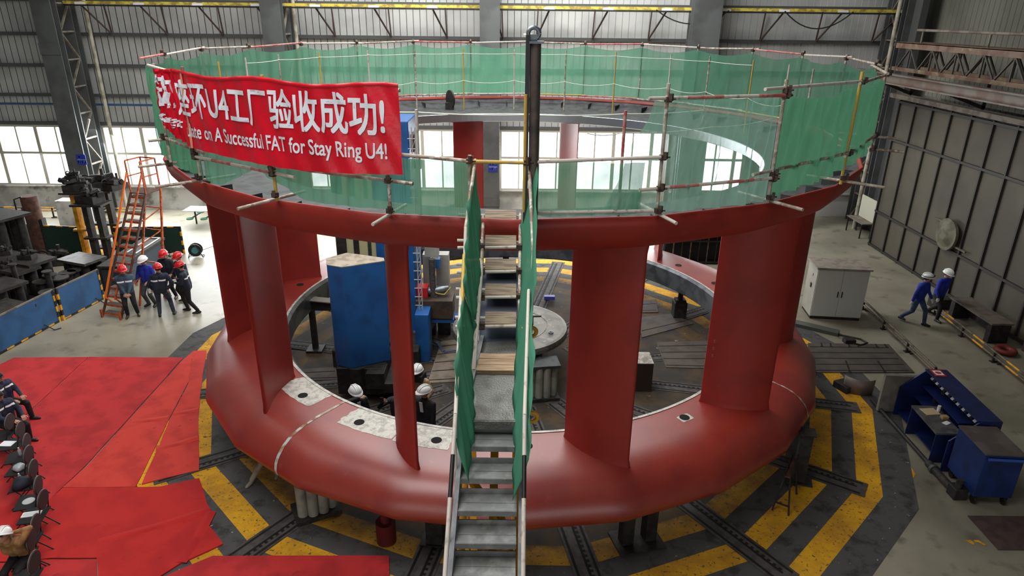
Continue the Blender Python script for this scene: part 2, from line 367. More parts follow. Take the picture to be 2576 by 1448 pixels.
SIGNB = mat('sign_blue', (28, 48, 150), .4)
def bay_sign(col, lines, z, dx, lab):
    x, y = col.location.x+dx, col.location.y-.09
    t = thing('bay_sign', lab, 'sign', (x, y+.052, z))
    MB().box((0, 0, 0), (.46, .02, .5)).box((0, -.012, 0), (.42, .005, .012), 1).build('panel', [SIGNB, WHITE], parent=t)
    for i, s_ in enumerate(lines):
        ww = .1*len(s_)+.02
        txt(s_, None, (min(ww, .38), .14), WHITE, parent=t, bold=.015, mapf=lambda a, b, i=i: V((-.17+a, -.014, .05-i*.22+b)))
bay_sign(c14, ['J', '1-14'], WY(200, 402, 33.2).z, WY(203, 402, 33.2).x-c14.location.x, 'blue bay sign reading J 1-14 on left lattice column')
bay_sign(c16, ['J4', '-16'], WY(1237, 420, 33.2).z, WY(1240, 420, 33.2).x-c16.location.x, 'blue bay sign reading J4 -16 on central column')
# yellow bus rail with brackets
y_ = 34.3
pA = WY(160, 10, y_); pB = WY(2290, 30, y_)
t = thing('bus_rail', 'long yellow and black conductor rail crossing the top of the back wall', 'rail', (0, y_, 0))
q = MB(); z0 = (pA.z+pB.z)/2+.05
q.box(((pA.x+pB.x)/2, 0, z0), (pB.x-pA.x, .1, .13)); q.build('rail_bar', mat('bus_yellow', (208, 190, 70), .6, c2=(150, 130, 50), scale=4), parent=t)
MB().box(((pA.x+pB.x)/2, 0, z0-.12), (pB.x-pA.x, .14, .07)).build('under_bar', BLACKST, parent=t)
k = 0; x = pA.x+.8
while x < pB.x:
    bq = MB().bar((x, 0, z0-.1), (x+.55*(1 if x < 0 else -1), 1.1, 8.95), .06, .06).bar((x+.5*(1 if x < 0 else -1), 1.0, z0), (x+.55*(1 if x < 0 else -1), 1.15, 8.95), .06, .06)
    bq.box((x, 0, z0-.03), (.5, .12, .1), 1); bq.bar((x, 0, z0-.02), (x, 1.1, z0-.02), .05, .05)
    bq.build('bracket', [mat('bracket_steel', (66, 50, 46), .7), WHITE], parent=t); x += 2.75
MB().tube([V((6.6+3.4*i/12, -.15, z0-.05-.6*(1-((i-6)/6)**2))) for i in range(13)], .03, 6).build('hanging_cable', BLK, parent=t)
MB().tube([V((12.6+3.2*i/12, -.15, z0-.05-.75*(1-((i-6)/6)**2))) for i in range(13)], .03, 6).build('hanging_cable', BLK, parent=t)
def pipev(px, yy, x2=None, lab=''):
    a = WY(px[0], px[1], yy)
    MB().tube([(a.x, yy, 0), (a.x, yy, 13)], .09, 10).build('drain_pipe', mat('drain_pvc', (170, 166, 150), .6, c2=(130, 124, 108), scale=2), label=lab, cat='pipe')
pipev((222, 60), 35.0, lab='cream drain pipe beside the left lattice column')
pipev((742, 60), 34.9, lab='cream drain pipe beside the column behind the banner')
pipev((2254, 60), 33.4, lab='pale drain pipe in the right corner of the hall')
# ---- right side wall
MB().box((19.3, 10, 8.5), (.2, 52, 17)).build('wall_right', CLR, kind='structure')
d = MB(); XD = 17.0
d.box((XD+.1, 18.3, 3.35), (.12, 25, 6.7))
do = d.build('door_1', DOORM, kind='structure')
rb = MB(); yy = 30.7
while yy > 6: rb.box((XD, yy, 3.35), (.1, .07, 6.7)); yy -= 1.26
for z in (.08, 1.68, 4.98, 6.62): rb.box((XD, 18.3, z), (.09, 25, .09))
rb.build('door_rib', mat('rib_dark', (42, 39, 35), .6), parent=do)
wr = MB(); a = X_ = None
for kk, yv in ((0, 24.4),):
    wd = MB().lathe([(0, 0), (.5, .02), (.5, .08), (0, .1)], 24); 
wd = MB(); cc = V((XD-.14, WY(2365, 650, 1).y*0+25.1, 2.3))
wd.tube([cc, cc+V((-.1, 0, 0))], .62, 28); wd.tube([cc+V((-.1, 0, 0)), cc+V((-.22, 0, 0))], [.5, .2], 20)
for dy in (-.55, .55): wd.bar(cc+V((.05, dy-.6, .35*(1 if dy > 0 else -1))), cc+V((.05, dy+.6, .35*(1 if dy > 0 else -1))), .06, .06)
wd.build('handwheel', mat('wheel_drab', (98, 96, 78), .7, c2=(76, 72, 58), scale=3), parent=do)
MB().box((XD+.05, 18.3, 6.85), (.5, 26, .18)).build('door_track', LATT, label='long steel track carrying the tall sliding door', cat='track')
MB().box((18.4, 18.3, 7.3), (.12, 26, .9)).build('wall_right_header', CLR, kind='structure')
MB().box((18.3, 33.3, 6), (.3, 1.2, 12)).build('wall_right_corner', GRIRT, kind='structure')
# walkway truss
t = thing('truss_walkway', 'rusty steel truss walkway above the sliding door', 'walkway', (15.6, 20, 0))
def both(f):
    for xx in (0, 1.1): f(xx)
top = MB(); bot = MB()
for xx in (0, 1.1):
    web = MB()
    top.box((xx, 0, 9.02), (.1, 18.6, .22)); bot.box((xx, 0, 8.12), (.1, 18.6, .14))
    yv = -9
    while yv < 9:
        web.bar((xx, yv, 8.15), (xx, yv+.75, 8.95), .06, .05); web.bar((xx, yv+.75, 8.95), (xx, yv+1.5, 8.15), .06, .05); web.bar((xx, yv+.75, 8.95), (xx, yv+.75, 8.15), .05, .05); yv += 1.5
    web.build('web', mat('web_steel', (70, 66, 60), .7), parent=t)
top.box((.55, 0, 9.12), (1.2, 18.6, .04)); top.build('top_chord', mat('rusty_beam', (116, 96, 80), .7, c2=(92, 66, 54), scale=2, c3=(130, 122, 96), s3=3), parent=t)
bot.build('bottom_chord', MATS['rusty_beam'], parent=t)
hr = MB(); hr.tube([(.2, -9, 9.6), (.2, 8.4, 9.6)], .05, 8)
for yv in (-8, -5.2, -4.9, 0, 4, 8): hr.tube([(.2, yv, 9.1), (.2, yv, 9.6)], .035, 6)
hr.build('handrail', LATT, parent=t)
MB().box((15.1, 18.5, 7.95), (.32, 25.4, .05)).box((15.1, 18.5, 7.6), (.32, 25.4, .05)).box((15.1, 18.5, 7.77), (.04, 25.4, .34)).build('crane_beam', mat('beam_grey', (104, 96, 88), .6, c2=(92, 72, 62), scale=1.5), label='long steel I-beam running below the truss walkway', cat='beam')
for i, yv in enumerate((29.3, 24.6, 20.2)):
    MB().bar((15.2, yv, 7.6), (16.6, yv, 7.1), .12, .12).bar((16.55, yv, 7.1), (16.55, yv, 8.0), .12, .12).build('beam_bracket', BLACKST, label=['black bracket under the I-beam nearest the hall corner', 'black bracket under the middle of the I-beam', 'black bracket under the I-beam closest to the right edge'][i], cat='bracket')
# roof and unseen sides
MB().box((0, 10, 17.8), (62, 54, .2)).build('ceiling', mat('roof_sheet', (120, 122, 122), .7), kind='structure')
MB().box((-29.8, 10, 8.5), (.2, 54, 17.4)).build('wall_left', clad_mat('cladding_ribbed_left', (120, 122, 120), 'Y'), kind='structure')
MB().box((0, -9.9, 8.5), (60, .2, 17.4)).build('wall_front', CLB, kind='structure')
# corner pillars at right rear
MB().box((14.7, 33.6, 2.2), (.95, .8, 4.4)).build('wall_back_pillar_right', CONC, kind='structure')
pp = G(190, 545); MB().box((WY(195, 560, 32.8).x, 32.8, .62), (1.35, .7, 1.25)).build('concrete_block', CONC, label='white painted concrete block behind the yellow jack stand', cat='block')
# ---------------------------------------------------------------- the stay ring
ring = thing('stay_ring', 'huge oxide red turbine ring with upright vanes between two flanges', 'turbine ring', (0, CY, 0))
NS = 24
def facet(amount):
    def fn(a, r, z):
        l = (math.degrees(a)-7.5*0+360) % (360/NS) - 180/NS
        k = cos(RD(180/NS))/cos(RD(l))
        k = 1+(k-1+.0043)*amount*max(0, (r-7.3)/1.0); return r*k, z
    return fn
LOWP = [(6.36, 2.05), (7.25, 2.05), (7.5, 2.04), (7.75, 1.995), (7.95, 1.93), (8.12, 1.83), (8.26, 1.69), (8.35, 1.54), (8.38, 1.4), (8.36, 1.28), (8.28, 1.2)]
m_ = MB(); m_.lathe(LOWP, 192, fn=facet(1)); m_.lathe([(8.28, 1.2), (8.2, 1.2), (6.5, 1.36)], 192, fn=facet(1)); m_.build('lower_flange', RED, parent=ring)
MB().lathe([(6.5, 1.36), (6.37, 1.36), (6.3, 1.42), (6.3, 1.98), (6.36, 2.052), (6.42, 2.056)], 192, sm=False).build('lower_bore', STEEL, parent=ring, label='bare machined steel bore face')
MB().lathe([(6.37, 2.06), (6.44, 2.062)], 192, mi=0).build('bore_edge', STEELP, parent=ring, label='bright ground steel edge')
UPP = [(7.2, 6.42), (7.5, 6.42), (7.8, 6.46), (8.0, 6.54), (8.15, 6.65), (8.26, 6.8), (8.32, 6.97), (8.36, 7.15), (8.32, 7.15)]
m_ = MB(); m_.lathe([(6.42, 6.47)]+UPP+[(8.29, 7.06)], 192, fn=facet(1)); m_.build('upper_flange', REDV, parent=ring)
m_ = MB(); m_.lathe([(8.29, 7.05), (8.05, 6.9), (7.6, 6.78), (6.36, 6.76)], 144)
for k in range(48): 
    a = RD(k*7.5+2); m_.box((8.0*cos(a), 8.0*sin(a), 6.92), (.5, .02, .16), rz=a)
m_.build('top_plate', STEELD, parent=ring)
MB().lathe([(6.36, 6.76), (6.34, 6.75), (6.34, 6.5), (6.4, 6.47)], 192, sm=False).build('upper_bore', mat('machined_bore', (176, 180, 184), .3, .8), parent=ring, label='bright machined steel upper bore')
def vane_section(O, I, n=14):
    O = V(O); I = V(I); d = I-O; L = d.length; d.normalize(); nrm = V((-d.y, d.x)); top = []; bo = []
    for i in range(n+1):
        s = .5-.5*cos(pi*i/n)
        th = .085*(1.9*math.sqrt(max(s, 0))*(1-s)**.8+.10*s*(1-s)+.0)+.012*(1 if 0 < i else 0)
        cam_ = .13*sin(pi*s)
        p = O+d*(s*L)+nrm*cam_; top.append(p+nrm*th); bo.append(p-nrm*th)
    return top+bo[::-1][1:-1] if False else top+bo[::-1]
FIL = MB
for k in range(12):
    A = -13+30*k
    O2 = (7.76*cos(RD(A)), 7.76*sin(RD(A))); I2 = (6.62*cos(RD(A-7.4)), 6.62*sin(RD(A-7.4)))
    sec = vane_section(O2, I2); n = len(sec); c = V((sum(p.x for p in sec)/n, sum(p.y for p in sec)/n))
    vb = MB(); zs = [(1.7, 1.06, 1.3), (1.98, 1.05, 1.25), (2.06, 1.03, 1.1), (2.16, 1.0, 1.0), (4.3, 1, 1), (6.3, 1, 1), (6.42, 1.02, 1.1), (6.55, 1.05, 1.25)]
    dirx = (V(I2)-V(O2)).normalized(); ny = V((-dirx.y, dirx.x)); vs = []
    for z, sl, sw in zs:
        for p in sec:
            q = p-c; a_ = q.dot(dirx); b__ = q.dot(ny); w2 = c+dirx*a_*sl+ny*b__*sw; vs.append((w2.x, w2.y, z))
    fs = [(i*n+j, i*n+(j+1) % n, (i+1)*n+(j+1) % n, (i+1)*n+j) for i in range(len(zs)-1) for j in range(n)]
    vb.add(vs, fs, 0, True); vb.build('stay_vane', REDV, parent=ring)
hole = MB(); 
for a in [-132.7, -117.5, -102.5, -87.2, -57.2, -72.3, -42, -27, -12, 3, 18, 33.4, 48, 63, 78, 93, 108, 123, 137, 152, 166.5, -178, -163, -148]:
    q = MB(); q.cyl((6.87*cos(RD(a)), 6.87*sin(RD(a)), 2.03), .11, .03, 20); q.build('bolt_hole', SLOT, parent=ring)
def strip_on(prof, a0, a1, w0, w1, mt, nm, off=.006):
    # band following the flange profile between two angles
    def f(u, v):
        t = u*(len(prof)-1); i = min(int(t), len(prof)-2); s = t-i
        r = prof[i][0]*(1-s)+prof[i+1][0]*s; z = prof[i][1]*(1-s)+prof[i+1][1]*s
        a = RD(a0+(a1-a0)*u + (w0+(w1-w0)*v)); rr, zz = facet(1)(a, r, z)
        zz += off; rr += off*(max(0, r-7.9)*2); return (rr*cos(a), rr*sin(a), zz)
    m = MB(); m.grid(f, 40, 2); return m.build(nm, mt, parent=ring)
WELD = mat('ground_weld', (178, 160, 140), .6, .2, c2=(150, 96, 70), scale=5, c3=(206, 204, 196), s3=6, lo3=.48, hi3=.56)
strip_on(LOWP[:-1], -124.8, -124.6, -.28, .28, WELD, 'weld_seam')
strip_on(LOWP[:-1], -34.2, -34.4, -.2, .2, WELD, 'weld_seam')
strip_on(LOWP[:-1], 55, 55, -.25, .25, WELD, 'weld_seam')
def patch(a0, a1, r0, r1, seed, lab):
    rnd = random.Random(seed); n = 40; pts = []
    for i in range(n):
        t = 2*pi*i/n; a = cos(t); b = sin(t); k = 1/max(abs(a), abs(b))**.85
        k *= 1+rnd.uniform(-.035, .035)
        aa = (a0+a1)/2+(a1-a0)/2*a*k; rr = (r0+r1)/2+(r1-r0)/2*b*k; rr = max(rr, 6.43)
        pts.append((rr*cos(RD(aa)), rr*sin(RD(aa)), 2.0545))
    m = MB(); m.add(pts, [tuple(range(n))]); m.build('bare_patch', STEELP, parent=ring, label=lab)
patch(-121, -109.5, 6.42, 7.12, 1, 'bare ground steel patch around bolt hole')
patch(-109.5, -99.8, 6.42, 7.15, 2, 'pale ground steel patch beside staircase')
patch(-139.5, -128.5, 6.42, 7.08, 3, 'bare ground steel patch at vane foot')
patch(-58.5, -55.8, 6.77, 7.0, 4, 'small ground ring around bolt hole')
# chalk numbers on a vane
for i, s_ in enumerate(['55', '57', '56']):
    A = -43; O2 = V((7.76*cos(RD(A)), 7.76*sin(RD(A)), 0)); I2 = V((6.62*cos(RD(A-7.4)), 6.62*sin(RD(A-7.4)), 0)); dd = (O2-I2).normalized()
    nn = V((dd.y, -dd.x, 0)); nn = nn if (O2+nn).length > 0 and nn.y < 0 else -nn
    st = I2+dd*.1+nn*.075-V((0, 0, 0))
    txt(s_, None, (.12, .07), mat('chalk', (190, 120, 110), .9), ttl='chalk_number', parent=ring, mapf=lambda a, b, i=i, st=st, dd=dd: V((st+dd*a).to_tuple()[:2]+(3.55-i*.17+b,)))
# ---------------------------------------------------------------- scaffold railing on the ring
sc = thing('scaffold_railing', 'tube scaffold railing clamped around the top of the red ring', 'scaffold', (0, CY, 7.15))
def SP(r, deg, z): return V((r*cos(RD(deg)), r*sin(RD(deg)), z-7.15))
RS = 8.44
posts = [(-29.5, 9.15), (-44.6, 9.15), (-60.3, 9.12), (-74.9, 9.12), (-88.7, 8.1), (-94.3, 8.12), (-102.7, 9.1), (-116.8, 9.12), (-130.9, 9.15), (-140.5, 9.12)] + [(-14.5+14.45*k, 9.15) for k in range(15)]
TM = [SCAF, SCAFW, SCAF, SCAFR]
for i, (a, zt) in enumerate(posts):
    MB().tube([SP(RS, a, 7.18), SP(RS, a, zt)], .027, 10).build('upright', SCAFY if i in (1, 4, 7) else SCAF, parent=sc)
def couple(a, z, r=RS):
    c = SP(r, a, z); q = MB(); q.box(c, (.085, .085, .075), rz=RD(a)); q.box(c+V((.05*cos(RD(a+25)), .05*sin(RD(a+25)), .035)), (.05, .05, .1), rz=RD(a+40)); q.tube([c+SP(.04, a+60, 7.15), c+SP(.11, a+60, 7.16)], .012, 6)
    q.build('coupler', COUP, parent=sc)
def ledger(a0, z0, a1, z1, mt=SCAF, r=RS+.05, nm='ledger', stripes=0):
    A = SP(r, a0, z0); B = SP(r, a1, z1); q = MB()
    if stripes:
        for k in range(stripes): q.tube([A.lerp(B, k/stripes), A.lerp(B, (k+1)/stripes)], .027, 10, mi=k % 2, cap=(k in (0, stripes-1)))
        q.build(nm, [SCAFW, SCAFR], parent=sc)
    else: q.tube([A, B], .027, 10).build(nm, mt, parent=sc)
ledger(-77, 8.92, -59.6, 8.89, stripes=4); ledger(-63.6, 9.0, -43.6, 8.99, SCAFW); ledger(-45.8, 8.97, -28, 8.97); ledger(-32, 9.02, -10, 9.0)
ledger(-101, 8.1, -94, 8.04); ledger(-94.6, 8.04, -88.4, 8.03, SCAFY); ledger(-88.6, 8.04, -74.5, 8.08, SCAFW)
ledger(-142, 7.8, -128.4, 7.76); ledger(-131, 7.66, -113.6, 7.62, stripes=5); ledger(-117.4, 7.76, -100, 7.68); ledger(-77.2, 7.6, -59.4, 7.6, stripes=5); ledger(-63.6, 7.7, -43.9, 7.76); ledger(-46, 7.72, -29, 7.8); ledger(-88, 7.27, -75.3, 7.25, SCAFW, r=RS-.02)
ledger(-142, 9.08, -129, 9.0, SCAFW); ledger(-131.5, 8.98, -116, 9.0); ledger(-117.5, 9.0, -100.9, 9.0)
for k in range(15):
    a = -14.5+14.45*k
    ledger(a-1.5, 9.06+(.04 if k % 2 else -.02), a+15.8, 9.05-(.03 if k % 2 else -.03), [SCAF, SCAFW, SCAFR][k % 3])
    couple(a, 9.05)
    if k < 14: ledger(a-1, 7.26, a+15.4, 7.24, [SCAF, SCAFR, SCAFY, SCAFW][k % 4], r=RS-.25)
for a, z in [(-29.5, 8.98), (-44.6, 8.98), (-60.3, 8.96), (-60.3, 8.88), (-74.9, 8.9), (-29.5, 7.77), (-44.6, 7.74), (-60.3, 7.66), (-60.3, 7.58), (-74.9, 7.6), (-74.9, 8.07), (-88.7, 8.03), (-94.3, 8.04), (-102.7, 7.7), (-116.8, 7.72), (-116.8, 7.62), (-130.9, 7.72), (-130.9, 7.64), (-140.5, 7.8), (-140.5, 7.3), (-130.9, 7.28), (-116.8, 7.28), (-102.7, 7.24), (-74.9, 7.26), (-60.3, 7.28), (-44.6, 7.3), (-29.5, 7.5)]: couple(a, z, RS+.03)
for a, z, da, r1, mt in [(-29.5, 7.52, 2, 9.05, SCAF), (-29.5, 7.78, 1, 8.85, SCAF), (-44.6, 7.24, 3, 9.15, SCAF), (-60.3, 7.22, 2, 9.05, SCAF), (-74.9, 7.2, 2, 8.9, SCAFW), (-102.7, 7.16, -2, 8.9, SCAFW), (-116.8, 7.2, -3.5, 9.1, SCAF), (-130.9, 7.22, -4, 9.15, SCAF), (-140.5, 7.32, -2, 9.0, SCAF), (-140.5, 7.78, -1, 8.75, SCAF)]:
    MB().tube([SP(7.8, a, z), SP(r1, a+da*.3, z-.02)], .027, 10).build('putlog', mt, parent=sc)
MB().tube([SP(8.46, -88.9, 7.3), SP(8.5, -88.9, 8.98)], .025, 10).build('upright', SCAFY, parent=sc)
# ---- nets
def net(a0, a1, zb, zt, r, mt, lab, seed=0, amp=.03, shape=None, n=120):
    rnd = random.Random(seed); ph = [rnd.uniform(0, 6.28) for _ in range(6)]
    def f(u, v):
        a = a0+(a1-a0)*u; b_ = zb(a) if callable(zb) else zb; t_ = zt(a) if callable(zt) else zt
        if shape: a = shape(u, v, a)
        z = b_+(t_-b_)*v
        w_ = amp*(sin(a*1.7+ph[0]+z*2)+.6*sin(a*4.1+ph[1]-z*3)+.5*sin(a*.6+ph[2])+.4*sin(a*9+ph[3]+z*5*sin(a+ph[4])))
        return (r+w_)*cos(RD(a)), CY+(r+w_)*sin(RD(a)), z
    m = MB(); m.grid(f, n, 14)
    return m.build('safety_net', mt, label=lab, cat='net')
scal = lambda z, d, a0, p: (lambda a: z-d*abs(sin(RD((a-a0)/p*180)))**.8)
net(-24, 206, scal(7.2, 0, 0, 14), lambda a: 8.98-.13*abs(sin(RD((a+14.5)/14.45*180))), 8.36, NET, 'long green safety net lining the rear of the ring top', 1, .045, n=300)
net(-60.2, -24, lambda a: 7.25+.012*(a+60), lambda a: 8.9-.12*abs(sin(RD((a+60.3)/15*180))), 8.38, NETD, 'dense green safety net at the right end of the ring', 2, .05)
net(-79.5, -60.2, 7.2, 8.86, 8.37, NETL, 'thin pale green net panel between two right front posts', 3, .04, shape=lambda u, v, a: a+(1-u)*(3.5*v**1.2-1.0*(1-v)))
net(-88.4, -76.5, 7.2, lambda a: 8.03-.05*abs(sin(RD(a*15))), 8.36, NET, 'low green net panel right of the staircase top', 4, .02)
net(-103.2, -94.2, 7.18, 8.02, 8.36, NET, 'low green net panel between banner and staircase', 5, .02)
net(-131, -103.2, lambda a: 7.22+(.42*max(0, 1-abs(a+120)/7)), 8.9, 8.36, NET, 'green net hanging behind and below the banner', 6, .02)
net(-154, -131, lambda a: 7.25, 8.9, 8.34, NETD, 'dense green net behind the folded left end of the banner', 7, .03)
# ---- banner
BR = 8.56; BA0, BA1 = -138.6, -100.9
BANN = mat('banner_red', (226, 20, 44), .28, c2=(206, 18, 38), scale=1.5, bump=.35, bscale=9, spec=.6)
def ban_pt(a, z, off=0.0):
    fold = max(0.0, min(1.0, (-129.5-a)/4.0))
    wr = .012*sin(a*2.1+z*7)+fold*(.05*sin(a*5+z*9)+.03*sin(a*13-z*6))
    r = BR+wr+off-fold*.06+.025*sin((a+138)*.3)
    return V((r*cos(RD(a)), CY+r*sin(RD(a)), z))
def ban_z(a, v):
    top = 9.08+.03*cos(RD((a+130.9)/14.1*360)); bot = 7.82+.05*sin((a+100)*.12)+max(0, (-130-a)*.022)
    return bot+(top-bot)*v
bt = thing('banner', 'long red banner with white slogan tied along the left scaffold', 'banner', (0, 0, 0))
m = MB(); m.grid(lambda u, v: ban_pt(BA0+(BA1-BA0)*u, ban_z(BA0+(BA1-BA0)*u, v)), 160, 24); m.build('cloth', BANN, parent=bt)
m = MB(); m.grid(lambda u, v: ban_pt(BA0+(BA1-BA0)*u, ban_z(BA0+(BA1-BA0)*u, 1)-.0-.055*v, .006+.015*sin(pi*v)), 120, 4); m.build('top_hem', BANN, parent=bt)
m = MB(); m.grid(lambda u, v: ban_pt(-129.9+.5*u, ban_z(-130, v), .012), 2, 24); m.build('sewn_edge', mat('banner_edge', (232, 150, 120), .5), parent=bt)
LET = mat('banner_white', (236, 240, 248), .4)
def btext(s_, a0, a1, z0, z1, bold, tilt=0):
    return txt(s_, None, (1, 1), LET, parent=bt, bold=bold, slices=max(8, int((a1-a0)*3)), mapf=lambda u, v: ban_pt(a0+(a1-a0)*u, z0+(z1-z0)*v+ (tilt*(1-u)), .014))
btext('座环U4工厂验收成功!', -131.6, -102.4, 8.36, 8.96, .017)
btext('莅临!', -138.3, -132.6, 8.42, 8.98, .02)
btext('ulate on A Successful FAT for Stay Ring U4!', -130.2, -102.4, 7.96, 8.26, .014)
btext('Congrat', -137.8, -131, 8.1, 8.32, .01)
# ---- rope rail on the inner edge
rr = thing('rope_rail', 'inner ring of thin posts joined by white ropes', 'rope rail', (0, CY, 6.78))
def RP(r, deg, z): return V((r*cos(RD(deg)), r*sin(RD(deg)), z-6.78))
ip = [-8, 5, 19.1, 33.6, 45.4, 61.4, 75.6, 90, 104.4, 118.1, 131.7, 146.5, 159.9, 172.4, 186]
for i, a in enumerate(ip):
    MB().tube([RP(7.3, a, 6.78), RP(7.3, a, 8.86)], .024, 8).build('post', [SCAF, SCAFW, SCAFY][i % 3], parent=rr)
for a, zt, mt in ((-103.2, 8.55, SCAFW), (-88.3, 8.66, SCAFW), (-74.8, 8.56, SCAFR)):
    MB().tube([RP(7.0, a, 6.78), RP(7.0, a, zt)], .027, 8).build('post', mt, parent=rr)
def rope(angs, r, z, sag, rad=.009):
    pts = []
    for i in range(len(angs)-1):
        for k in range(10):
            t = k/10; A = RP(r, angs[i], z); B = RP(r, angs[i+1], z); p = A.lerp(B, t); p.z -= sag*4*t*(1-t); pts.append(p)
    pts.append(RP(r, angs[-1], z)); MB().tube(pts, rad, 6).build('rope', ROPE, parent=rr)
rope(ip[2:14], 7.27, 8.72, .02); rope(ip[1:13], 7.27, 7.8, .09); rope([-112, -103.2, -88.3, -74.8, -62], 6.97, 8.5, .02, .012); rope([-80, -74.8, -60, -45], 6.97, 8.2, .04)
# items standing on the top plate
tt = thing('dark_upright_post', 'tall dark steel post with hook eye standing at the ring opening', 'post', (.17, 9.62, 7.15))
pb = V((0, 0, 0)); top = V((-.0, .15, 2.42))
MB().tube([V((.06, .1, -.2)), V((.05, .1, 2.3))], .075, 16).build('tube', mat('post_steel', (92, 80, 74), .55, .4, c2=(66, 60, 58), scale=3), parent=tt)
MB().box((-.055, .12, 1.05), (.06, .12, 2.7)).build('backing_channel', mat('channel_dark', (58, 58, 60), .5, .5), parent=tt)
hk = MB(); c = V((.02, .1, 2.42))
hk.tube([c+V((.075*cos(t*2*pi/16), 0, .075*sin(t*2*pi/16))) for t in range(17)], .03, 8); hk.box((.06, .1, 2.31), (.2, .2, .03)); hk.box((.02, .1, 2.36), (.1, .05, .1)); hk.build('hook_eye', STEEL, parent=tt)
tt.location = (WY(1338, 420, 9.62).x-.03, 9.62, 7.35)
MB().tube([PL(7.6, 108, 6.92)+V((0, 0, .2)), PL(7.6, 108, 6.92)+V((.05, .03, .2))], .33, 24).box(PL(7.6, 108, 6.9), (.3, .3, .22)).build('steel_disc', DIRTST, label='dark upright steel disc on the rear top plate near the banner end', cat='disc')
MB().box((0, 0, 0), (.42, .16, .05)).box((0, 0, .05), (.2, .1, .06)).build('hoist_lamp', WHITE, label='small white fixture on wall left of the dark post top', cat='lamp', origin=(0, 0, 0)).location = WY(1328, 86, 34.9)
# ---------------------------------------------------------------- staircase
def AP(x, Y, z):
    dep = Y*cos(PIT)+(CH-z)*sin(PIT); du = Y*sin(PIT)+(z-CH)*cos(PIT)
    return V((((x-1288)/FPX*dep-du*sin(ROLL))/cos(ROLL), Y, z))
st = thing('access_staircase', 'long steel access staircase climbing to the top of the red ring', 'staircase', (0, 0, 0))
def xr(Y, z, l, r): return AP(l, Y, z).x, AP(r, Y, z).x
ny = [(1124, 5.6), (1205, 5.4), (1286, 5.2), (1368, 5.0), (1450, 4.8)]
steps = []
for y, z in ny:
    Y = G(1230, y, z).y; steps.append((Y, z))
for k in range(24): steps.append((steps[-1][0]-.246, steps[-1][1]-.2))
WL, WR = -.62, .12
XLA, XLB = AP(1163, 6.19, 5.6).x, AP(1131, 5.2, 4.8).x; XRA, XRB = AP(1303, 6.19, 5.6).x, AP(1297, 5.2, 4.8).x
def xl(Y): return XLA+(XLB-XLA)*(6.19-max(Y, 2))/.99
def xrr(Y): return XRA+(XRB-XRA)*(6.19-max(Y, 2))/.99
for i, (Y, z) in enumerate(steps):
    if z < .1: break
    q = MB(); cx_ = (xl(Y)+xrr(Y))/2; w_ = xrr(Y)-xl(Y)
    q.box((cx_, Y+.13, z), (w_, .27, .03)); q.box((cx_, Y-.002, z-.02), (w_, .02, .065)); q.box((cx_, Y+.262, z+.035), (w_, .01, .1)); q.box((cx_, Y+.12, z+.017), (w_, .012, .006)); 
    q.build('tread', DECK, parent=st)
y0, z0 = steps[0]; y1, z1 = steps[28] if len(steps) > 28 else steps[-1]
for s_, fx in ((-1, xl), (1, xrr)):
    q = MB(); o_ = .035*s_
    a = V((fx(y0+.4)+o_, y0+.3, z0+.14)); b_ = V((fx(y1)+o_, y1, .1)); q.bar(a, b_, .05, .26); q.bar(a, V((fx(8.4)+o_, 8.45, 5.78)), .05, .2)
    q.build('stringer', mat('stringer_grey', (150, 152, 156), .5, .2, c2=(120, 122, 124), scale=4), parent=st)
    q = MB(); pa, pb_ = (AP(1146, 5.98, 6.17), AP(1104, 4.71, 5.2)) if s_ < 0 else (AP(1320, 5.98, 6.17), AP(1305, 4.71, 5.2)); e_ = pa+(pb_-pa)*3.7; e_.x = pb_.x
    pts = [AP(1160, 8.1, 6.7) if s_ < 0 else AP(1330, 8.1, 6.7), pa, pb_, e_, V((e_.x, e_.y-.3, e_.z-.2))]
    q.tube(pts[:2], .022, 8); 
    for k in range(14): q.tube([pts[1].lerp(pts[3], k/14), pts[1].lerp(pts[3], (k+1)/14)], .022, 8, mi=1 if k % 3 == 1 else 0)
    q.tube(pts[3:], .022, 8)
    for k in range(9):
        t = k/8; p = pts[1].lerp(pts[3], t); q.tube([p, V((fx(p.y)+o_*1.3, p.y+.02, max(.05, p.z-.85)))], .018, 6)
    q.build('handrail', [SCAFW, BLK], parent=st)
q = MB()
for xx in (-.52, -.18, .1): q.bar((xx, y0+.3, z0-.25), (xx+.02, y1, -.05+.1), .09, .1)
q.bar((-.5, 6.3, 5.2), (.1, 5.6, 4.8), .07, .07); q.bar((-.1, 5.9, 5.0), (.12, 5.3, 4.5), .05, .07)
for yy in (6.6, 8.3):
    for xx in (-.55, .08): q.box((xx, yy, 2.85), (.1, .1, 5.7))
q.build('yellow_frame', YEL, parent=st)
q = MB(); q.box((-.23, 7.43, 5.79), (.78, 1.98, .03)); q.box((-.23, 6.43, 5.75), (.78, .02, .1)); q.build('landing_plate', mat('checker_plate', (128, 128, 124), .45, .4, c2=(96, 94, 88), scale=2.5, bump=.6, bscale=45), parent=st)
q = MB()
for k in range(3): q.box((-.2, 7.55+k*.16, 5.835), (.56, .15, .05))
q.build('landing_board', WOOD, parent=st)
up = [(550, 7.1), (616, 6.87), (677, 6.62), (741, 6.37), (814, 6.12)]
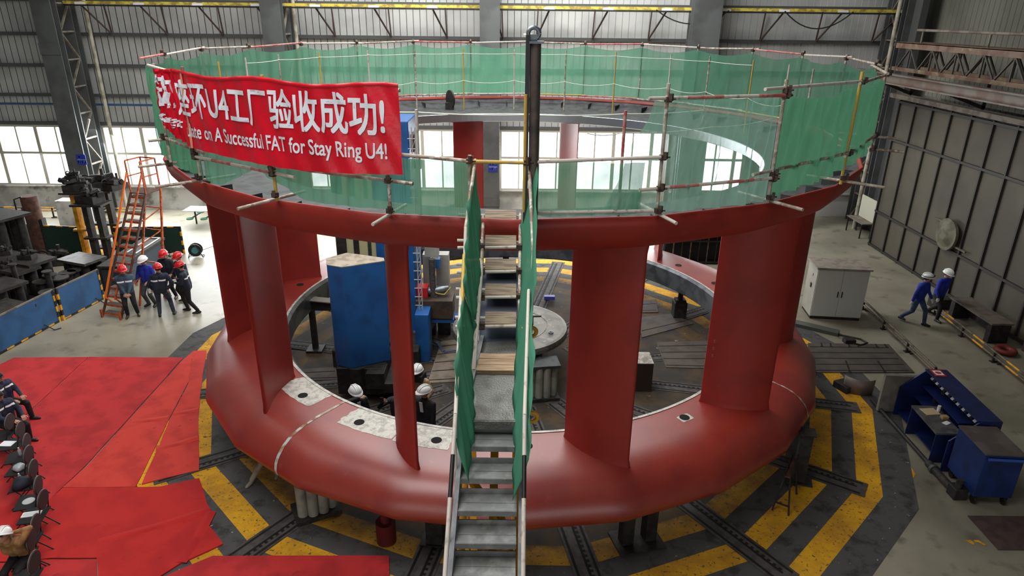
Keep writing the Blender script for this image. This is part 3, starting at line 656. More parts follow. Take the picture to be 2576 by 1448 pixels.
for y, z in up:
    Y = G(1255, y, z).y; a = AP(1216, Y, z).x; b_ = AP(1302, Y, z).x
    q = MB(); q.box(((a+b_)/2, Y+.12, z+.02), (b_-a-.04, .24, .04), M=Matrix.Rotation(RD(20), 3, 'X')); q.build('wood_tread', WOODG, parent=st)
    q = MB(); q.tube([(a-.38, Y+.0, z-.05), (b_+.02, Y, z-.03)], .026, 8); q.tube([(a-.4, Y+.2, z-.0), (b_+.02, Y+.2, z-.02)], .024, 8); q.build('tread_tube', SCAFW, parent=st)
    for xx in (a-.02, b_+.02): MB().box((xx, Y, z-.03), (.08, .09, .09)).build('coupler', COUP, parent=st)
for (p0, p1, mt) in [((1216, 10.0, 7.15), (1212, 9.1, 6.65), SCAF), ((1212, 9.1, 6.65), (1192, 7.5, 5.85), SCAFW), ((1309, 10.0, 7.2), (1306, 8.1, 5.9), SCAF), ((1186, 9.78, 8.1), (1178, 9.72, 7.1), SCAFY), ((1196, 9.78, 8.05), (1172, 8.9, 7.3), SCAF), ((1172, 8.9, 7.3), (1166, 8.2, 6.5), SCAFW), ((1168, 8.6, 7.0), (1160, 7.6, 6.5), SCAFY), ((1332, 9.7, 7.9), (1342, 8.6, 7.0), SCAF), ((1342, 8.6, 7.0), (1336, 7.9, 6.5), SCAFW)]:
    MB().tube([AP(*p0), AP(*p1)], .026, 10).build('rail_tube', mt, parent=st)
MB().bar((AP(1256, 8.3, 5.7).x, 8.32, 5.74), (AP(1256, 9.1, 6.4).x, 9.3, 6.56), .56, .02).build('slate_panel', mat('slate_blue', (70, 78, 94), .4, .3, c2=(58, 66, 80), scale=2), parent=st)
for x, y, z in ((1333, 7.9, 6.2), (1332, 6.5, 5.75)):
    q = MB()
    c = V((G(x, 860 if z > 6 else 1045, z).x+.03, y if z > 6 else 6.6, z))
    q.tube([c+V((.06*cos(t*2*pi/14), .0, .06*sin(t*2*pi/14))) for t in range(15)], .026, 8); q.box(c+V((-.08, 0, 0)), (.1, .05, .12)); q.build('lifting_lug', YEL, parent=st)
def stnet(lower, upper, seed, lab, mt):
    def interp(pl, t):
        t = t*(len(pl)-1); i = min(int(t), len(pl)-2); s = t-i; s = s*s*(3-2*s)*.3+s*.7
        return AP(*pl[i]).lerp(AP(*pl[i+1]), s)
    def f(u, v):
        p = interp(lower, u).lerp(interp(upper, u), v); p.x += .012*sin(u*19+seed+v*3)+.01*sin(u*43+v*7+seed); p.y += .04*sin(u*17+v*5); return p
    m = MB(); m.grid(f, 110, 8); return m.build('safety_net', mt, label=lab, cat='net', solid=.004)
stnet([(1207, 9.7, 7.15), (1208, 8.9, 6.6), (1200, 8.35, 6.2), (1190, 8.0, 6.2)], [(1196, 9.75, 8.0), (1178, 9.1, 7.6), (1172, 8.5, 7.15), (1166, 8.0, 6.8)], 1, 'upper green net strip on the left side of the staircase', NETS)
stnet([(1196, 8.1, 6.2), (1186, 7.4, 5.85), (1195, 6.7, 5.85), (1192, 6.2, 5.65), (1176, 5.9, 5.4)], [(1160, 8.2, 6.7), (1158, 7.4, 6.65), (1150, 6.8, 6.6), (1146, 6.3, 6.35), (1142, 5.9, 6.0)], 2, 'lower green net strip on the left side of the staircase', NETS)
stnet([(1309, 9.75, 7.0), (1308, 9.0, 6.5), (1300, 8.0, 5.95), (1290, 7.2, 5.85), (1294, 6.6, 5.8), (1288, 6.0, 5.5), (1294, 5.75, 5.3)], [(1350, 9.6, 8.0), (1352, 8.9, 7.5), (1346, 8.1, 6.9), (1340, 7.3, 6.6), (1342, 6.6, 6.5), (1338, 5.95, 6.2), (1330, 5.6, 5.9)], 5, 'crumpled green net strip on the right side of the staircase', NETS)
# ---------------------------------------------------------------- people
import numpy as np
SKIN = mat('skin', (186, 138, 112), .55); HAIR = mat('hair', (22, 18, 16), .7); SHOE = mat('shoe_black', (24, 22, 22), .5)
DARKEYE = mat('eye_dark', (30, 20, 18), .4); LIP = mat('lip', (150, 84, 76), .5)
HR = mat('helmet_red', (204, 34, 38), .28); HW = mat('helmet_white', (232, 232, 230), .28)
def jacket(name, c, stripe=None):
    if name in MATS: return MATS[name]
    M = mat(name, c, .8, c2=tuple(int(v*.8) for v in c), scale=6, bump=.4, bscale=14)
    if stripe:
        nt = M.node_tree; b = nt.nodes['Principled BSDF']; tc = nt.nodes.new('ShaderNodeTexCoord'); sp = nt.nodes.new('ShaderNodeSeparateXYZ'); nt.links.new(tc.outputs['Object'], sp.inputs[0])
        zz = mnode(nt, 'SUBTRACT', sp.outputs[2], stripe); g = mnode(nt, 'LESS_THAN', mnode(nt, 'ABSOLUTE', zz), .024)
        g = mnode(nt, 'MULTIPLY', g, mnode(nt, 'LESS_THAN', mnode(nt, 'ABSOLUTE', sp.outputs[0]), .195)); g = mnode(nt, 'MULTIPLY', g, mnode(nt, 'GREATER_THAN', mnode(nt, 'ABSOLUTE', sp.outputs[0]), .012))
        src = b.inputs['Base Color'].links[0].from_socket; mx = nt.nodes.new('ShaderNodeMix'); mx.data_type = 'RGBA'
        nt.links.new(g, mx.inputs[0]); nt.links.new(src, mx.inputs[6]); mx.inputs[7].default_value = lin((238, 238, 240)); nt.links.new(mx.outputs[2], b.inputs['Base Color'])
    return M
def ik(a, b, l1, l2, hint):
    a = V(a); b = V(b); d = b-a; L = min(d.length, (l1+l2)*.998); d.normalize(); b = a+d*L
    x = (l1*l1-l2*l2+L*L)/(2*L); h = math.sqrt(max(l1*l1-x*x, 0)); hv = V(hint); hv = hv-d*hv.dot(d); hv.normalize()
    return a+d*x+hv*h, b
def head_mesh(mb, c, yaw, pitch):
    R_ = Matrix.Rotation(yaw, 3, 'Z') @ Matrix.Rotation(pitch, 3, 'X'); n, k = 22, 18; vs = []; fs = []; ms = []
    for j in range(k+1):
        ph = pi*j/k; z = cos(ph)
        for i in range(n):
            th = 2*pi*i/n; x = sin(ph)*sin(th)*.076; y = -sin(ph)*cos(th)*.096; zz = z*.118
            if zz < 0: x *= 1-.30*(-zz/.118)**1.5; y = y*(1-.16*(-zz/.118)) - (.006 if y < 0 else 0)
            fr = -y
            if fr > .05 and abs(x) < .018 and -.042 < zz < .012: y -= .024*(1-abs(x)/.018)*(1-max(0, zz+.03)/.05)
            if fr > .06 and .012 < abs(x) < .045 and -.004 < zz < .022: y += .007
            if fr > .05 and abs(x) < .05 and .024 < zz < .045: y -= .005
            vs.append(c+R_ @ V((x, y, zz)))
    for j in range(k):
        for i in range(n):
            a = j*n+i; b_ = j*n+(i+1) % n; fs.append((a, b_, b_+n, a+n))
    o = len(mb.v); mb.v += [tuple(p) for p in vs]
    for f in fs:
        mb.f.append(tuple(q+o for q in f)); mb.m.append(0); mb.s.append(True)
    def loc(x, y, z): return c+R_ @ V((x, y, z))
    for sx in (-1, 1):
        mb.box(loc(sx*.03, -.0865, .006), (.026, .006, .011), 4, M=R_); mb.box(loc(sx*.03, -.091, .03), (.034, .005, .006), 5, M=R_)
        mb.tube([loc(sx*.072, .005, .012), loc(sx*.086, .012, .016)], [.024, .016], 8, 0); 
    mb.box(loc(0, -.089, -.055), (.042, .008, .009), 6, M=R_)
    return R_
def hand_mesh(mb, w_, d, side, curl=.5, mi=0):
    # palm from wrist w_ along direction d, five fingers and a thumb at its side
    d = V(d).normalized(); up = V((0, 0, 1)) if abs(d.z) < .8 else V((0, -1, 0)); x = d.cross(up).normalized(); n_ = x.cross(d)
    mb.tube([V(w_)-d*.03, V(w_), V(w_)+d*.03], [.024, .026, .03], 8, mi)
    mb.box(V(w_)+d*.055, (.078, .082, .028), mi, M=Matrix((x, d, n_)).transposed())
    for k, L in enumerate((.062, .074, .078, .07)[:4]):
        a = V(w_)+d*.09+x*((k-1.5)*.02); b_ = a+d*L*.55-n_*L*.35*curl; c_ = b_+d*L*.3*(1-curl)-n_*L*.5*curl
        mb.tube([a, b_, c_], [.0095, .009, .0075], 6, mi)
    a = V(w_)+d*.03+x*side*.036; b_ = a+d*.035+x*side*.028; mb.tube([a, b_, b_+d*.03-n_*.012], [.012, .011, .009], 6, mi)
HELM = {}
def helmet(parent, c, R_, m_, lamp=False):
    q = MB(); n, k = 24, 8; vs = []
    for j in range(k+1):
        ph = (pi/2)*j/k
        for i in range(n):
            th = 2*pi*i/n; vs.append((.122*sin(ph)*sin(th), .148*sin(ph)*-cos(th), .02+.125*cos(ph)))
    fs = [(j*n+i, j*n+(i+1) % n, (j+1)*n+(i+1) % n, (j+1)*n+i) for j in range(k) for i in range(n)]
    q.add(vs, fs, 0, True)
    rim = [];
    for i in range(n):
        th = 2*pi*i/n; f = max(0, cos(th)); rim.append((.122*sin(th), -.148*cos(th), .02)); 
    out = []
    for i in range(n):
        th = 2*pi*i/n; f = max(0, cos(th))**.7; out.append((.135*sin(th), -(.160+.052*f)*cos(th), .006-.006*f))
    o2 = [(p[0]*.98, p[1]*.98, p[2]-.008) for p in out]
    q.add(rim+out+o2, [(i, (i+1) % n, n+(i+1) % n, n+i) for i in range(n)]+[(n+i, n+(i+1) % n, 2*n+(i+1) % n, 2*n+i) for i in range(n)], 0, True)
    for xx in (-.035, 0, .035): q.tube([(xx, -.148*sin(t)*.99, .022+.128*cos(t)) for t in [(-1.2+2.4*k/10) for k in range(11)]], .008, 6, 0)
    q.tube([(0, 0, .06), (0, 0, .061)], .1, 12, 1)
    if lamp: q.box((.04, -.16, .06), (.05, .04, .04), 2); q.tube([(.126*sin(t), -.152*cos(t), .045) for t in [2*pi*k/20 for k in range(21)]], .01, 6, 2)
    o = q.build('hard_hat', [m_, HAIR, BLK], parent=parent)
    o.matrix_local = Matrix.Translation(c) @ R_.to_4x4(); return o
def person(label, loc, rz, J, T, SH=None, hat=None, yaw=0, pitch=0, lean=(0, 0), feet=((-.11, 0), (.11, 0)), hands=None, elbow=None, hip=.9, s=1.07, seated=False, skirt=False, shirt=None, group=None, lamp=False, footz=(0, 0), footdir=0.0, gloves=False, extras=None, hair=True, curl=.5):
    t = thing('person', label, 'person', loc, rz, group); t.scale = (s*1.12, s*1.12, s)
    SH = SH or SHOE; lx, ly = lean
    P = V((0, 0, hip)); Ch = P+V((lx*.6, ly*.6, .36)); Nk = P+V((lx, ly, .56)); Hd = P+V((lx*1.15, ly*1.2-.015, .715))
    prim = []
    def cap(a, b, ra, rb, m_, fl=1.0): prim.append((V(a), V(b), ra, rb, m_))
    for sx in (-1, 1):
        cap(P+V((sx*.075, 0, -.02)), P+V((sx*.07, 0, .1)), .115, .115, 1 if not skirt else 2)
        cap(P+V((sx*.075, 0, .08)), Ch+V((sx*.085, 0, -.08)), .12, .125, 1)
        cap(Ch+V((sx*.085, 0, -.08)), Ch+V((sx*.1, 0, .1)), .125, .105, 1)
        cap(Ch+V((sx*.06, 0, .1)), Nk+V((sx*.14, 0, -.06)), .1, .07, 1)
    if skirt:
        for sx in (-1, 1): cap(P+V((sx*.09, 0, .05)), P+V((sx*.1, 0, -.28)), .125, .14, 1)
    cap(Nk+V((0, 0, -.06)), Nk+V((0, -.005, .02)), .078, .066, 1)
    prim_skin = []
    if hands is None: hands = ((-.24, -.06, .78), (.24, -.06, .78))
    wr = []
    for sx, hd, i in ((-1, hands[0], 0), (1, hands[1], 1)):
        sh = Nk+V((sx*.185, .0, -.07)); eh = (elbow[i] if elbow else (sx*.5, .6, -.1)); e, h = ik(sh, hd, .29, .26, eh)
        cap(sh, e, .066, .053, 1); cap(e, e.lerp(h, .95), .053, .041, 1); wr.append((h, (h-e).normalized(), sx))
    ft = []
    for sx, f, i in ((-1, feet[0], 0), (1, feet[1], 1)):
        hp = P+V((sx*.095, 0, -.02)); an = V((f[0], f[1], .09+footz[i])); kn, an = ik(hp, an, .43, .42, (f[0]*.3, -1, .1))
        cap(hp, kn, .098, .068, 2); cap(kn, an.lerp(kn, .08), .068, .055, 2)
        fd = V((sx*.25, -1, 0)).normalized(); ft.append((an, fd))
        a = V((an.x, an.y, an.z-.045)); cap(a+V((0, .04, 0)), a+fd*.06+V((0, 0, 0)), .046, .046, 3); cap(a+fd*.06, a+fd*.15-V((0, 0, .008)), .046, .036, 3)
    tb = MB()
    for a, b_, ra, rb, m_ in prim:
        d = b_-a; L = max(d.length, 1e-4); dn = d/L; pts = []; rs = []
        for k in range(5): an_ = pi/2*(1-k/4); pts.append(a-dn*ra*sin(an_)); rs.append(max(ra*cos(an_), .002))
        for k in range(5): an_ = pi/2*k/4; pts.append(b_+dn*rb*sin(an_)); rs.append(max(rb*cos(an_), .002))
        tb.tube(pts, rs, 12)
    tmp = tb.build('tmp', [SKIN], origin=(0, 0, 0), kind='helper')
    md = tmp.modifiers.new('r', 'REMESH'); md.mode = 'VOXEL'; md.voxel_size = .017; sm = tmp.modifiers.new('s', 'SMOOTH'); sm.factor = .5; sm.iterations = 3
    dg = bpy.context.evaluated_depsgraph_get(); me = bpy.data.meshes.new_from_object(tmp.evaluated_get(dg)); bpy.data.objects.remove(tmp)
    nv = len(me.vertices); co_ = np.empty(nv*3); me.vertices.foreach_get('co', co_); co_ = co_.reshape(-1, 3)
    faces = [tuple(p.vertices) for p in me.polygons]; fc = np.array([co_[list(f)].mean(0) for f in faces]); best = np.full(len(faces), 1e9); bm_ = np.zeros(len(faces), int)
    for a, b_, ra, rb, m_ in prim:
        A = np.array(a); D = np.array(b_)-A; tt_ = np.clip(((fc-A)@D)/max(D@D, 1e-9), 0, 1); dist = np.linalg.norm(fc-A-tt_[:, None]*D, axis=1)-(ra+(rb-ra)*tt_)
        w_ = dist < best; best[w_] = dist[w_]; bm_[w_] = m_
    mb = MB(); mb.v = [tuple(p) for p in co_]; mb.f = faces; mb.m = [int(x) for x in bm_]; mb.s = [True]*len(faces); bpy.data.meshes.remove(me)
    # neck, head, hands joined into the same body mesh
    mb.tube([Nk+V((0, 0, -.05)), Hd+V((0, .012, -.05))], [.058, .055], 12, 0)
    R_ = head_mesh(mb, Hd+V((0, 0, .02)), yaw, pitch)
    for h, d, sx in wr: hand_mesh(mb, h, d, -sx, curl=curl, mi=7 if gloves else 0)
    if shirt: mb.box(Ch+V((ly*0, -.128, .06)), (.07, .02, .26), 8, M=Matrix.Rotation(RD(6), 3, 'X'))
    body = mb.build('body', [SKIN, J, T, SH, DARKEYE, HAIR, LIP, mat('glove', (220, 220, 216), .9), shirt or PAPER], parent=t)
    hc = Hd+V((0, 0, .02))
    if hair:
        q = MB(); n, k = 18, 8; vs = []
        for j in range(k+1):
            ph = pi*.62*j/k
            for i in range(n):
                th = 2*pi*i/n; fr = max(0, cos(th)); phx = ph*(1-.35*fr); vs.append(hc+R_ @ V((.083*sin(phx)*sin(th), -.102*sin(phx)*cos(th)+.004, .126*cos(phx))))
        q.add(vs, [(j*n+i, j*n+(i+1) % n, (j+1)*n+(i+1) % n, (j+1)*n+i) for j in range(k) for i in range(n)], 0, True); q.build('hair', HAIR, parent=t)
    if hat: helmet(t, hc+R_ @ V((0, 0, .03)), R_, hat, lamp)
    if extras: extras(t, wr, hc, R_, Ch)
    return t
JN = jacket('jacket_navy_striped', (26, 34, 54), 1.26); JG = jacket('jacket_slate_striped', (62, 82, 104), 1.26); JB = jacket('jacket_royal', (24, 44, 158)); JK = jacket('jacket_charcoal', (30, 36, 42)); JD = jacket('jacket_dark_suit', (28, 30, 38)); JT = jacket('coat_tan', (176, 142, 110)); JBR = jacket('jacket_brown', (166, 118, 70)); JNV = jacket('jacket_navy_plain', (30, 40, 62))
TK = jacket('trousers_black', (20, 20, 22)); TS = jacket('trousers_slate', (44, 54, 74)); TP = jacket('trousers_camo', (70, 72, 76)); TJ = jacket('trousers_denim', (58, 74, 108)); TBG = jacket('trousers_beige', (150, 134, 116))
TP2 = MATS['trousers_camo']
BRN = mat('shoe_brown', (72, 52, 38), .5)
def at(x, y, z=0): p = G(x, y, z); return (p.x, p.y, z)
def gpt(x, y): p = G(x, y, 0); return (p.x, p.y, .0)
person('person in red helmet, slate jacket with chest stripe, hands clasped beside the orange ladder', gpt(333, 795), RD(25), JG, TK, BRN, HR, feet=((-.1, -.03), (.16, .02)), hands=((-.03, -.2, .86), (.05, -.21, .86)), yaw=RD(10), pitch=RD(8))
def paper_(t, wr, hc, R_, Ch): MB().box(wr[1][0]+V((.03, -.05, -.05)), (.2, .01, .16), 0, rz=.4).build('held_paper', PAPER, parent=t)
person('person in white helmet and royal blue jacket behind the back-turned worker', gpt(384, 768), RD(-8), JB, TP, None, HW, hands=((-.2, -.2, .95), (.18, -.22, .98)), yaw=RD(-8), pitch=RD(14))
person('person in red helmet seen from behind, white stripe across back, hand on hip', gpt(416, 793), RD(200), JN, TS, None, HR, feet=((-.24, .0), (.13, .03)), hands=((-.2, .03, .93), (.22, -.14, .9)), elbow=((-1, .25, 0), (.7, .5, 0)), lean=(-.03, -.05), extras=paper_)
def mask_(t, wr, hc, R_, Ch):
    o = MB().tube([V((0, -.095, -.045)), V((0, -.118, -.05))], [.05, .03], 12).build('face_mask', WHITE, parent=t); o.matrix_local = Matrix.Translation(hc) @ R_.to_4x4()
person('person in red helmet, white mask and charcoal overalls facing the camera, brown boots', gpt(436, 748), RD(-4), JK, TK, BRN, HR, hands=((-.26, -.08, .82), (.27, -.12, .82)), pitch=RD(22), lean=(0, -.05), extras=mask_)
person('person in red helmet half hidden behind the navy worker on the right', gpt(470, 757), RD(-30), JNV, TK, None, HR, hands=((-.16, -.24, 1.05), (.2, -.15, .9)), pitch=RD(15))
person('person in red helmet facing left, navy jacket with white stripe, right of the group', gpt(483, 784), RD(-78), JN, TK, None, HR, feet=((-.12, -.12), (.14, .22)), hands=((-.08, -.3, 1.14), (.06, -.3, 1.1)), pitch=RD(18), lean=(0, -.06), gloves=True)
person('person in blue jacket, jeans and white helmet with headlamp walking, nearer the ring', gpt(2296, 812), RD(32), JB, TJ, None, HW, feet=((-.12, .32), (.1, -.26)), footz=(.05, 0), hands=((-.3, .02, .84), (.26, -.22, .9)), yaw=RD(28), gloves=True, lamp=True, lean=(0, -.06))
person('person in blue jacket, black trousers and white helmet walking nearer the bench', gpt(2347, 800), RD(22), JB, TK, None, HW, feet=((-.12, -.2), (.12, .3)), footz=(0, .05), hands=((-.26, -.16, .86), (.3, .05, .84)), pitch=RD(14), gloves=True, lean=(0, -.06))
hp = G(893, 985, 1.75)
person('person in dark jacket and white helmet wiping forehead with forearm inside the ring', (hp.x, hp.y, 0), RD(38), JD, TK, None, HW, hands=((-.02, -.2, 1.6), (.24, -.1, .85)), elbow=((-.9, -.5, .5), (.5, .6, 0)), shirt=PAPER, pitch=RD(10))
hp = G(1068, 985, 1.75)
person('person in dark suit jacket and white helmet looking left beside the slim vane', (hp.x, hp.y, 0), RD(-28), JD, TK, None, HW, hands=((-.2, -.2, .9), (.24, -.12, .84)), shirt=PAPER, yaw=RD(-22), skirt=True)
hp = G(1050, 932, 1.75)
def bag_(t, wr, hc, R_, Ch): 
    MB().tube([Ch+V((-.16, .1, .2)), Ch+V((-.05, -.16, .0)), Ch+V((.22, -.1, -.3)), Ch+V((.24, .06, -.34))], .012, 6).build('bag_strap', BLK, parent=t); MB().box(Ch+V((0, -.02, .24)), (.3, .26, .16)).build('scarf', FABK, parent=t)
person('person in long tan coat, black scarf and white helmet partly behind the slim vane', (hp.x, hp.y, 0), RD(-15), JT, TK, None, HW, hands=((-.12, -.25, 1.1), (.22, -.2, .98)), skirt=True, extras=bag_)
hp = G(1003, 985, 1.6)
def phone_(t, wr, hc, R_, Ch): MB().box(wr[0][0]+V((0, -.05, .09)), (.075, .01, .15)).build('held_phone', BLK, parent=t)
person('person in black behind the slim vane, only the raised hand with a phone showing', (hp.x, hp.y, 0), RD(0), JD, TK, None, None, hands=((-.3, -.28, 1.5), (.2, -.1, .85)), elbow=((-1, -.1, -1), (.5, .6, 0)), extras=phone_, s=1.0)
fp = G(634, 1212, 0); a_ = PL(7.35, -138.5)
person('person under the ring, only a beige trouser leg and shoe sticking out', (a_.x, a_.y, 0), RD(-5), TBG, TBG, mat('shoe_beige', (140, 130, 116), .7), None, hip=.42, feet=((-.30, -.62), (.1, -.3)), hands=((-.2, -.3, .35), (.2, -.3, .3)), lean=(.1, .35), s=1.0)
# ---------------------------------------------------------------- seats and seated people at the left edge
def chair_proto():
    t = thing('folding_chair', 'x', 'chair', (0, 0, 0), 0, 'black folding chairs in a row on the red carpet')
    q = MB(); q.grid(lambda u, v: ((-.2+.4*u), (-.22+.44*v), .455+.018*sin(pi*u)*sin(pi*v)), 8, 8); q.box((0, 0, .44), (.4, .44, .03)); q.build('seat', FABK, parent=t, bevel=.01)
    q = MB(); n = 28; rim = [(.215, -.0+.2*cos(2*pi*k/n), .78+.17*sin(2*pi*k/n)) for k in range(n)]; 
    vs = [(.225, 0, .78)]+[(.2+.01*0, p[1], p[2]) for p in rim]; vb = [(.24, 0, .78)]+[(.235, p[1]*.97, .78+(p[2]-.78)*.97) for p in rim]
    q.add(vs, [(0, 1+k, 1+(k+1) % n) for k in range(n)], 0, True); q.add(vb, [(0, 1+(k+1) % n, 1+k) for k in range(n)], 0, True); q.add(rim+vb[1:], [(k, (k+1) % n, n+(k+1) % n, n+k) for k in range(n)], 0, True)
    q.build('backrest', mat('mesh_back', (52, 38, 38), .8), parent=t)
    MB().tube([(.215, .2*cos(2*pi*k/n), .78+.17*sin(2*pi*k/n)) for k in range(n+1)], .01, 6).build('back_rim', mat('rim_grey', (96, 92, 92), .4, .4), parent=t)
    for sy in (-1, 1):
        MB().tube([(.22, sy*.17, .7), (.16, sy*.2, .44), (-.24, sy*.21, .01)], .011, 6).build('leg', BLK, parent=t)
        MB().tube([(-.1, sy*.19, .43), (.28, sy*.2, .01)], .011, 6).build('leg', BLK, parent=t)
    return t
cp = chair_proto()
backs = [(23, 1066), (50, 1086), (66, 1117), (70, 1148), (82, 1184), (94, 1227), (106, 1262), (88, 1325), (77, 1364), (84, 1420)]
clab = ['black folding chair farthest along the row, behind the standing legs', 'black folding chair holding a white sheet, second from far end', 'black folding chair with a small water bottle on its seat', 'empty black folding chair between bottle chair and bag chair', 'black folding chair with a dark bag and clear bag on seat', 'black folding chair with a round white paper on its seat', 'black folding chair with a long white folder on its seat', 'black folding chair tipped towards camera with splayed black legs', 'black folding chair under the person in brown jacket', 'black folding chair in the bottom left corner of the photo']
CH_ = []
for i, (x, y) in enumerate(backs):
    p = G(x, y, .8); o = cp if i == 0 else dup(cp); rz = RD(12+ (i % 3)*3); o.location = (p.x-.22*cos(rz), p.y-.22*sin(rz), .02); o.rotation_euler = (0, 0, rz); o['label'] = clab[i]; o.scale = (1.12, 1.12, 1.08); CH_.append(o)
def on_seat(i, dx=0, dy=0, z=.505): c = CH_[i]; a = c.rotation_euler[2]; return (c.location.x+dx*cos(a)-dy*sin(a), c.location.y+dx*sin(a)+dy*cos(a), z+.02)
MB().box((0, 0, .005), (.3, .21, .006)).build('paper_sheet', PAPER, label='white sheet on a chair seat near the far end', cat='paper', origin=(0, 0, 0)).location = on_seat(1, -.1)
o = MB().box((0, 0, .012), (.34, .15, .02)).box((0, 0, .024), (.3, .1, .003), 1).build('folder', [PAPER, mat('folder_line', (200, 204, 200), .7)], label='long white folder lying on a black chair seat', cat='folder', origin=(0, 0, 0)); o.location = on_seat(6, -.03); o.rotation_euler = (0, 0, .25)
MB().lathe([(0, .006), (.11, .004), (.115, 0)], 20).build('round_paper', mat('paper_grey', (186, 190, 190), .7), label='round pale paper lying on a black chair seat', cat='paper', origin=(0, 0, 0)).location = on_seat(5, 0)
CLEAR = mat('clear_plastic', (170, 176, 180), .15)
def bottle(lab, p):
    t = thing('water_bottle', lab, 'bottle', p); MB().lathe([(0, 0), (.032, 0), (.033, .06), (.03, .08), (.033, .1), (.033, .15), (.014, .19), (.014, .2)], 16).build('body', CLEAR, parent=t); MB().cyl((0, 0, .2), .016, .02, 12).build('cap', WHITE, parent=t)
bottle('small clear water bottle standing on the third chair seat', on_seat(2, .05)); bottle('clear water bottle beside the dark bag on a chair', on_seat(4, -.1, .1, .48))
q = MB(); q.lathe([(0, 0), (.17, .0), (.2, .07), (.15, .15), (0, .18)], 16, fn=lambda a, r, z: (r*(1+.14*sin(3*a)), z)); q.build('bag', mat('bag_navy', (24, 28, 42), .8), label='dark soft bag slumped on a black chair seat', cat='bag', origin=(0, 0, 0)).location = on_seat(4, .0, -.08)
q = MB(); q.lathe([(0, 0), (.1, .0), (.13, .05), (.09, .12), (0, .13)], 14, fn=lambda a, r, z: (r*(1+.1*sin(4*a)), z)); q.build('clear_bag', CLEAR, label='crumpled clear plastic bag on chair beside the dark bag', cat='bag', origin=(0, 0, 0)).location = on_seat(3, .02, -.05)
def specs_(t, wr, hc, R_, Ch):
    o = MB().tube([V((-.05, -.1, .01)), V((.05, -.1, .01))], .008, 6).tube([V((0, -.1, -.04)), V((0, -.118, -.045))], [.045, .03], 12, 1).build('glasses_and_mask', [BLK, mat('skin', None) if False else SKIN], parent=t); o.matrix_local = Matrix.Translation(hc) @ R_.to_4x4()
b = CH_[8]
person('person in brown jacket and white cap seated with hands behind the head', (b.location.x+.0, b.location.y+.08, .02), RD(8), JBR, TK, mat('sneaker', (190, 190, 192), .6, c2=(60, 60, 60), scale=12), HW, hip=.56, feet=((-.14, -.42), (.08, -.46)), hands=((-.08, -.14, 1.2), (.08, -.14, 1.2)), elbow=((-1, -.2, .1), (1, -.2, .1)), pitch=RD(-40), lean=(0, -.26), s=.95, extras=specs_, hair=False)
JS = jacket('jacket_navy_seated', (28, 34, 58), .98)
p = G(-4, 948, 1.3); person('person in navy work jacket seated at top of the left edge', (p.x, p.y, .02), RD(80), JS, TK, None, None, hip=.56, feet=((-.14, -.42), (.12, -.46)), hands=((-.14, -.36, .72), (.1, -.36, .72)), pitch=RD(20), s=1.0)
p = G(-2, 1000, 1.25); person('person in striped navy jacket seated with one shoe stretched onto carpet', (p.x, p.y, .02), RD(72), JS, TK, None, None, hip=.56, feet=((-.14, -.62), (.12, -.4)), hands=((-.1, -.4, .74), (.12, -.38, .74)), pitch=RD(24), s=1.0)
p = G(20, 1068, 0); person('person standing at left edge, only dark legs and a hand visible', (p.x-.35, p.y+.1, .02), RD(70), JNV, TK, None, None, feet=((-.12, -.1), (.14, .1)), s=1.0)
# ---------------------------------------------------------------- carpets
def carpet(pix, z, m_, lab, seed=0, wr=0.0):
    rnd = random.Random(seed); P2 = []
    for i in range(len(pix)):
        a = G(*pix[i], 0); b_ = G(*pix[(i+1) % len(pix)], 0); n = max(2, int((b_-a).length/.35))
        for k in range(n): p = a.lerp(b_, k/n); P2.append((p.x+rnd.uniform(-.008, .008), p.y+rnd.uniform(-.008, .008)))
    q = MB(); q.prism(P2, .007, z, 0); o = q.build('red_carpet', m_, label=lab, cat='carpet', bevel=0)
    return o
carpet([(36, 901), (222, 899), (55, 1054), (-60, 1130), (-90, 960)], .027, CARP[0], 'red carpet strip nearest the blue fence at the upper left', 1)
carpet([(224, 899), (461, 901), (405, 964), (213, 1175), (120, 1262), (-120, 1330), (-60, 1136), (57, 1055)], .028, CARP[0], 'wide red carpet piece between two diagonal seams beside the chairs', 2)
carpet([(455, 912), (487, 884), (475, 960), (424, 1058), (342, 1226), (158, 1228), (215, 1178), (407, 966)], .030, CARP[1], 'orange-red carpet strip right of the long diagonal seam', 3)
carpet([(487, 884), (520, 883), (505, 985), (499, 1050), (501, 1184), (357, 1219), (402, 1120), (426, 1060), (474, 968)], .036, CARP[1], 'narrow carpet strip bridging the slotted rails next to the ring', 4)
carpet([(160, 1230), (343, 1228), (404, 1226), (503, 1205), (522, 1270), (531, 1284), (515, 1310), (562, 1371), (455, 1420), (390, 1460), (250, 1460), (245, 1406), (128, 1406), (100, 1410), (-160, 1425), (-160, 1300), (118, 1264)], .040, CARP[2], 'large bright red carpet with folds in front of the ring', 5)
carpet([(535, 1401), (978, 1400), (980, 1475), (390, 1475), (392, 1462)], .038, CARP[0], 'red carpet strip along the bottom edge up to the staircase', 6)
carpet([(100, 1408), (244, 1409), (248, 1475), (-60, 1475), (-60, 1425)], .026, CARP[0], 'red carpet piece under the nearest chairs', 7)
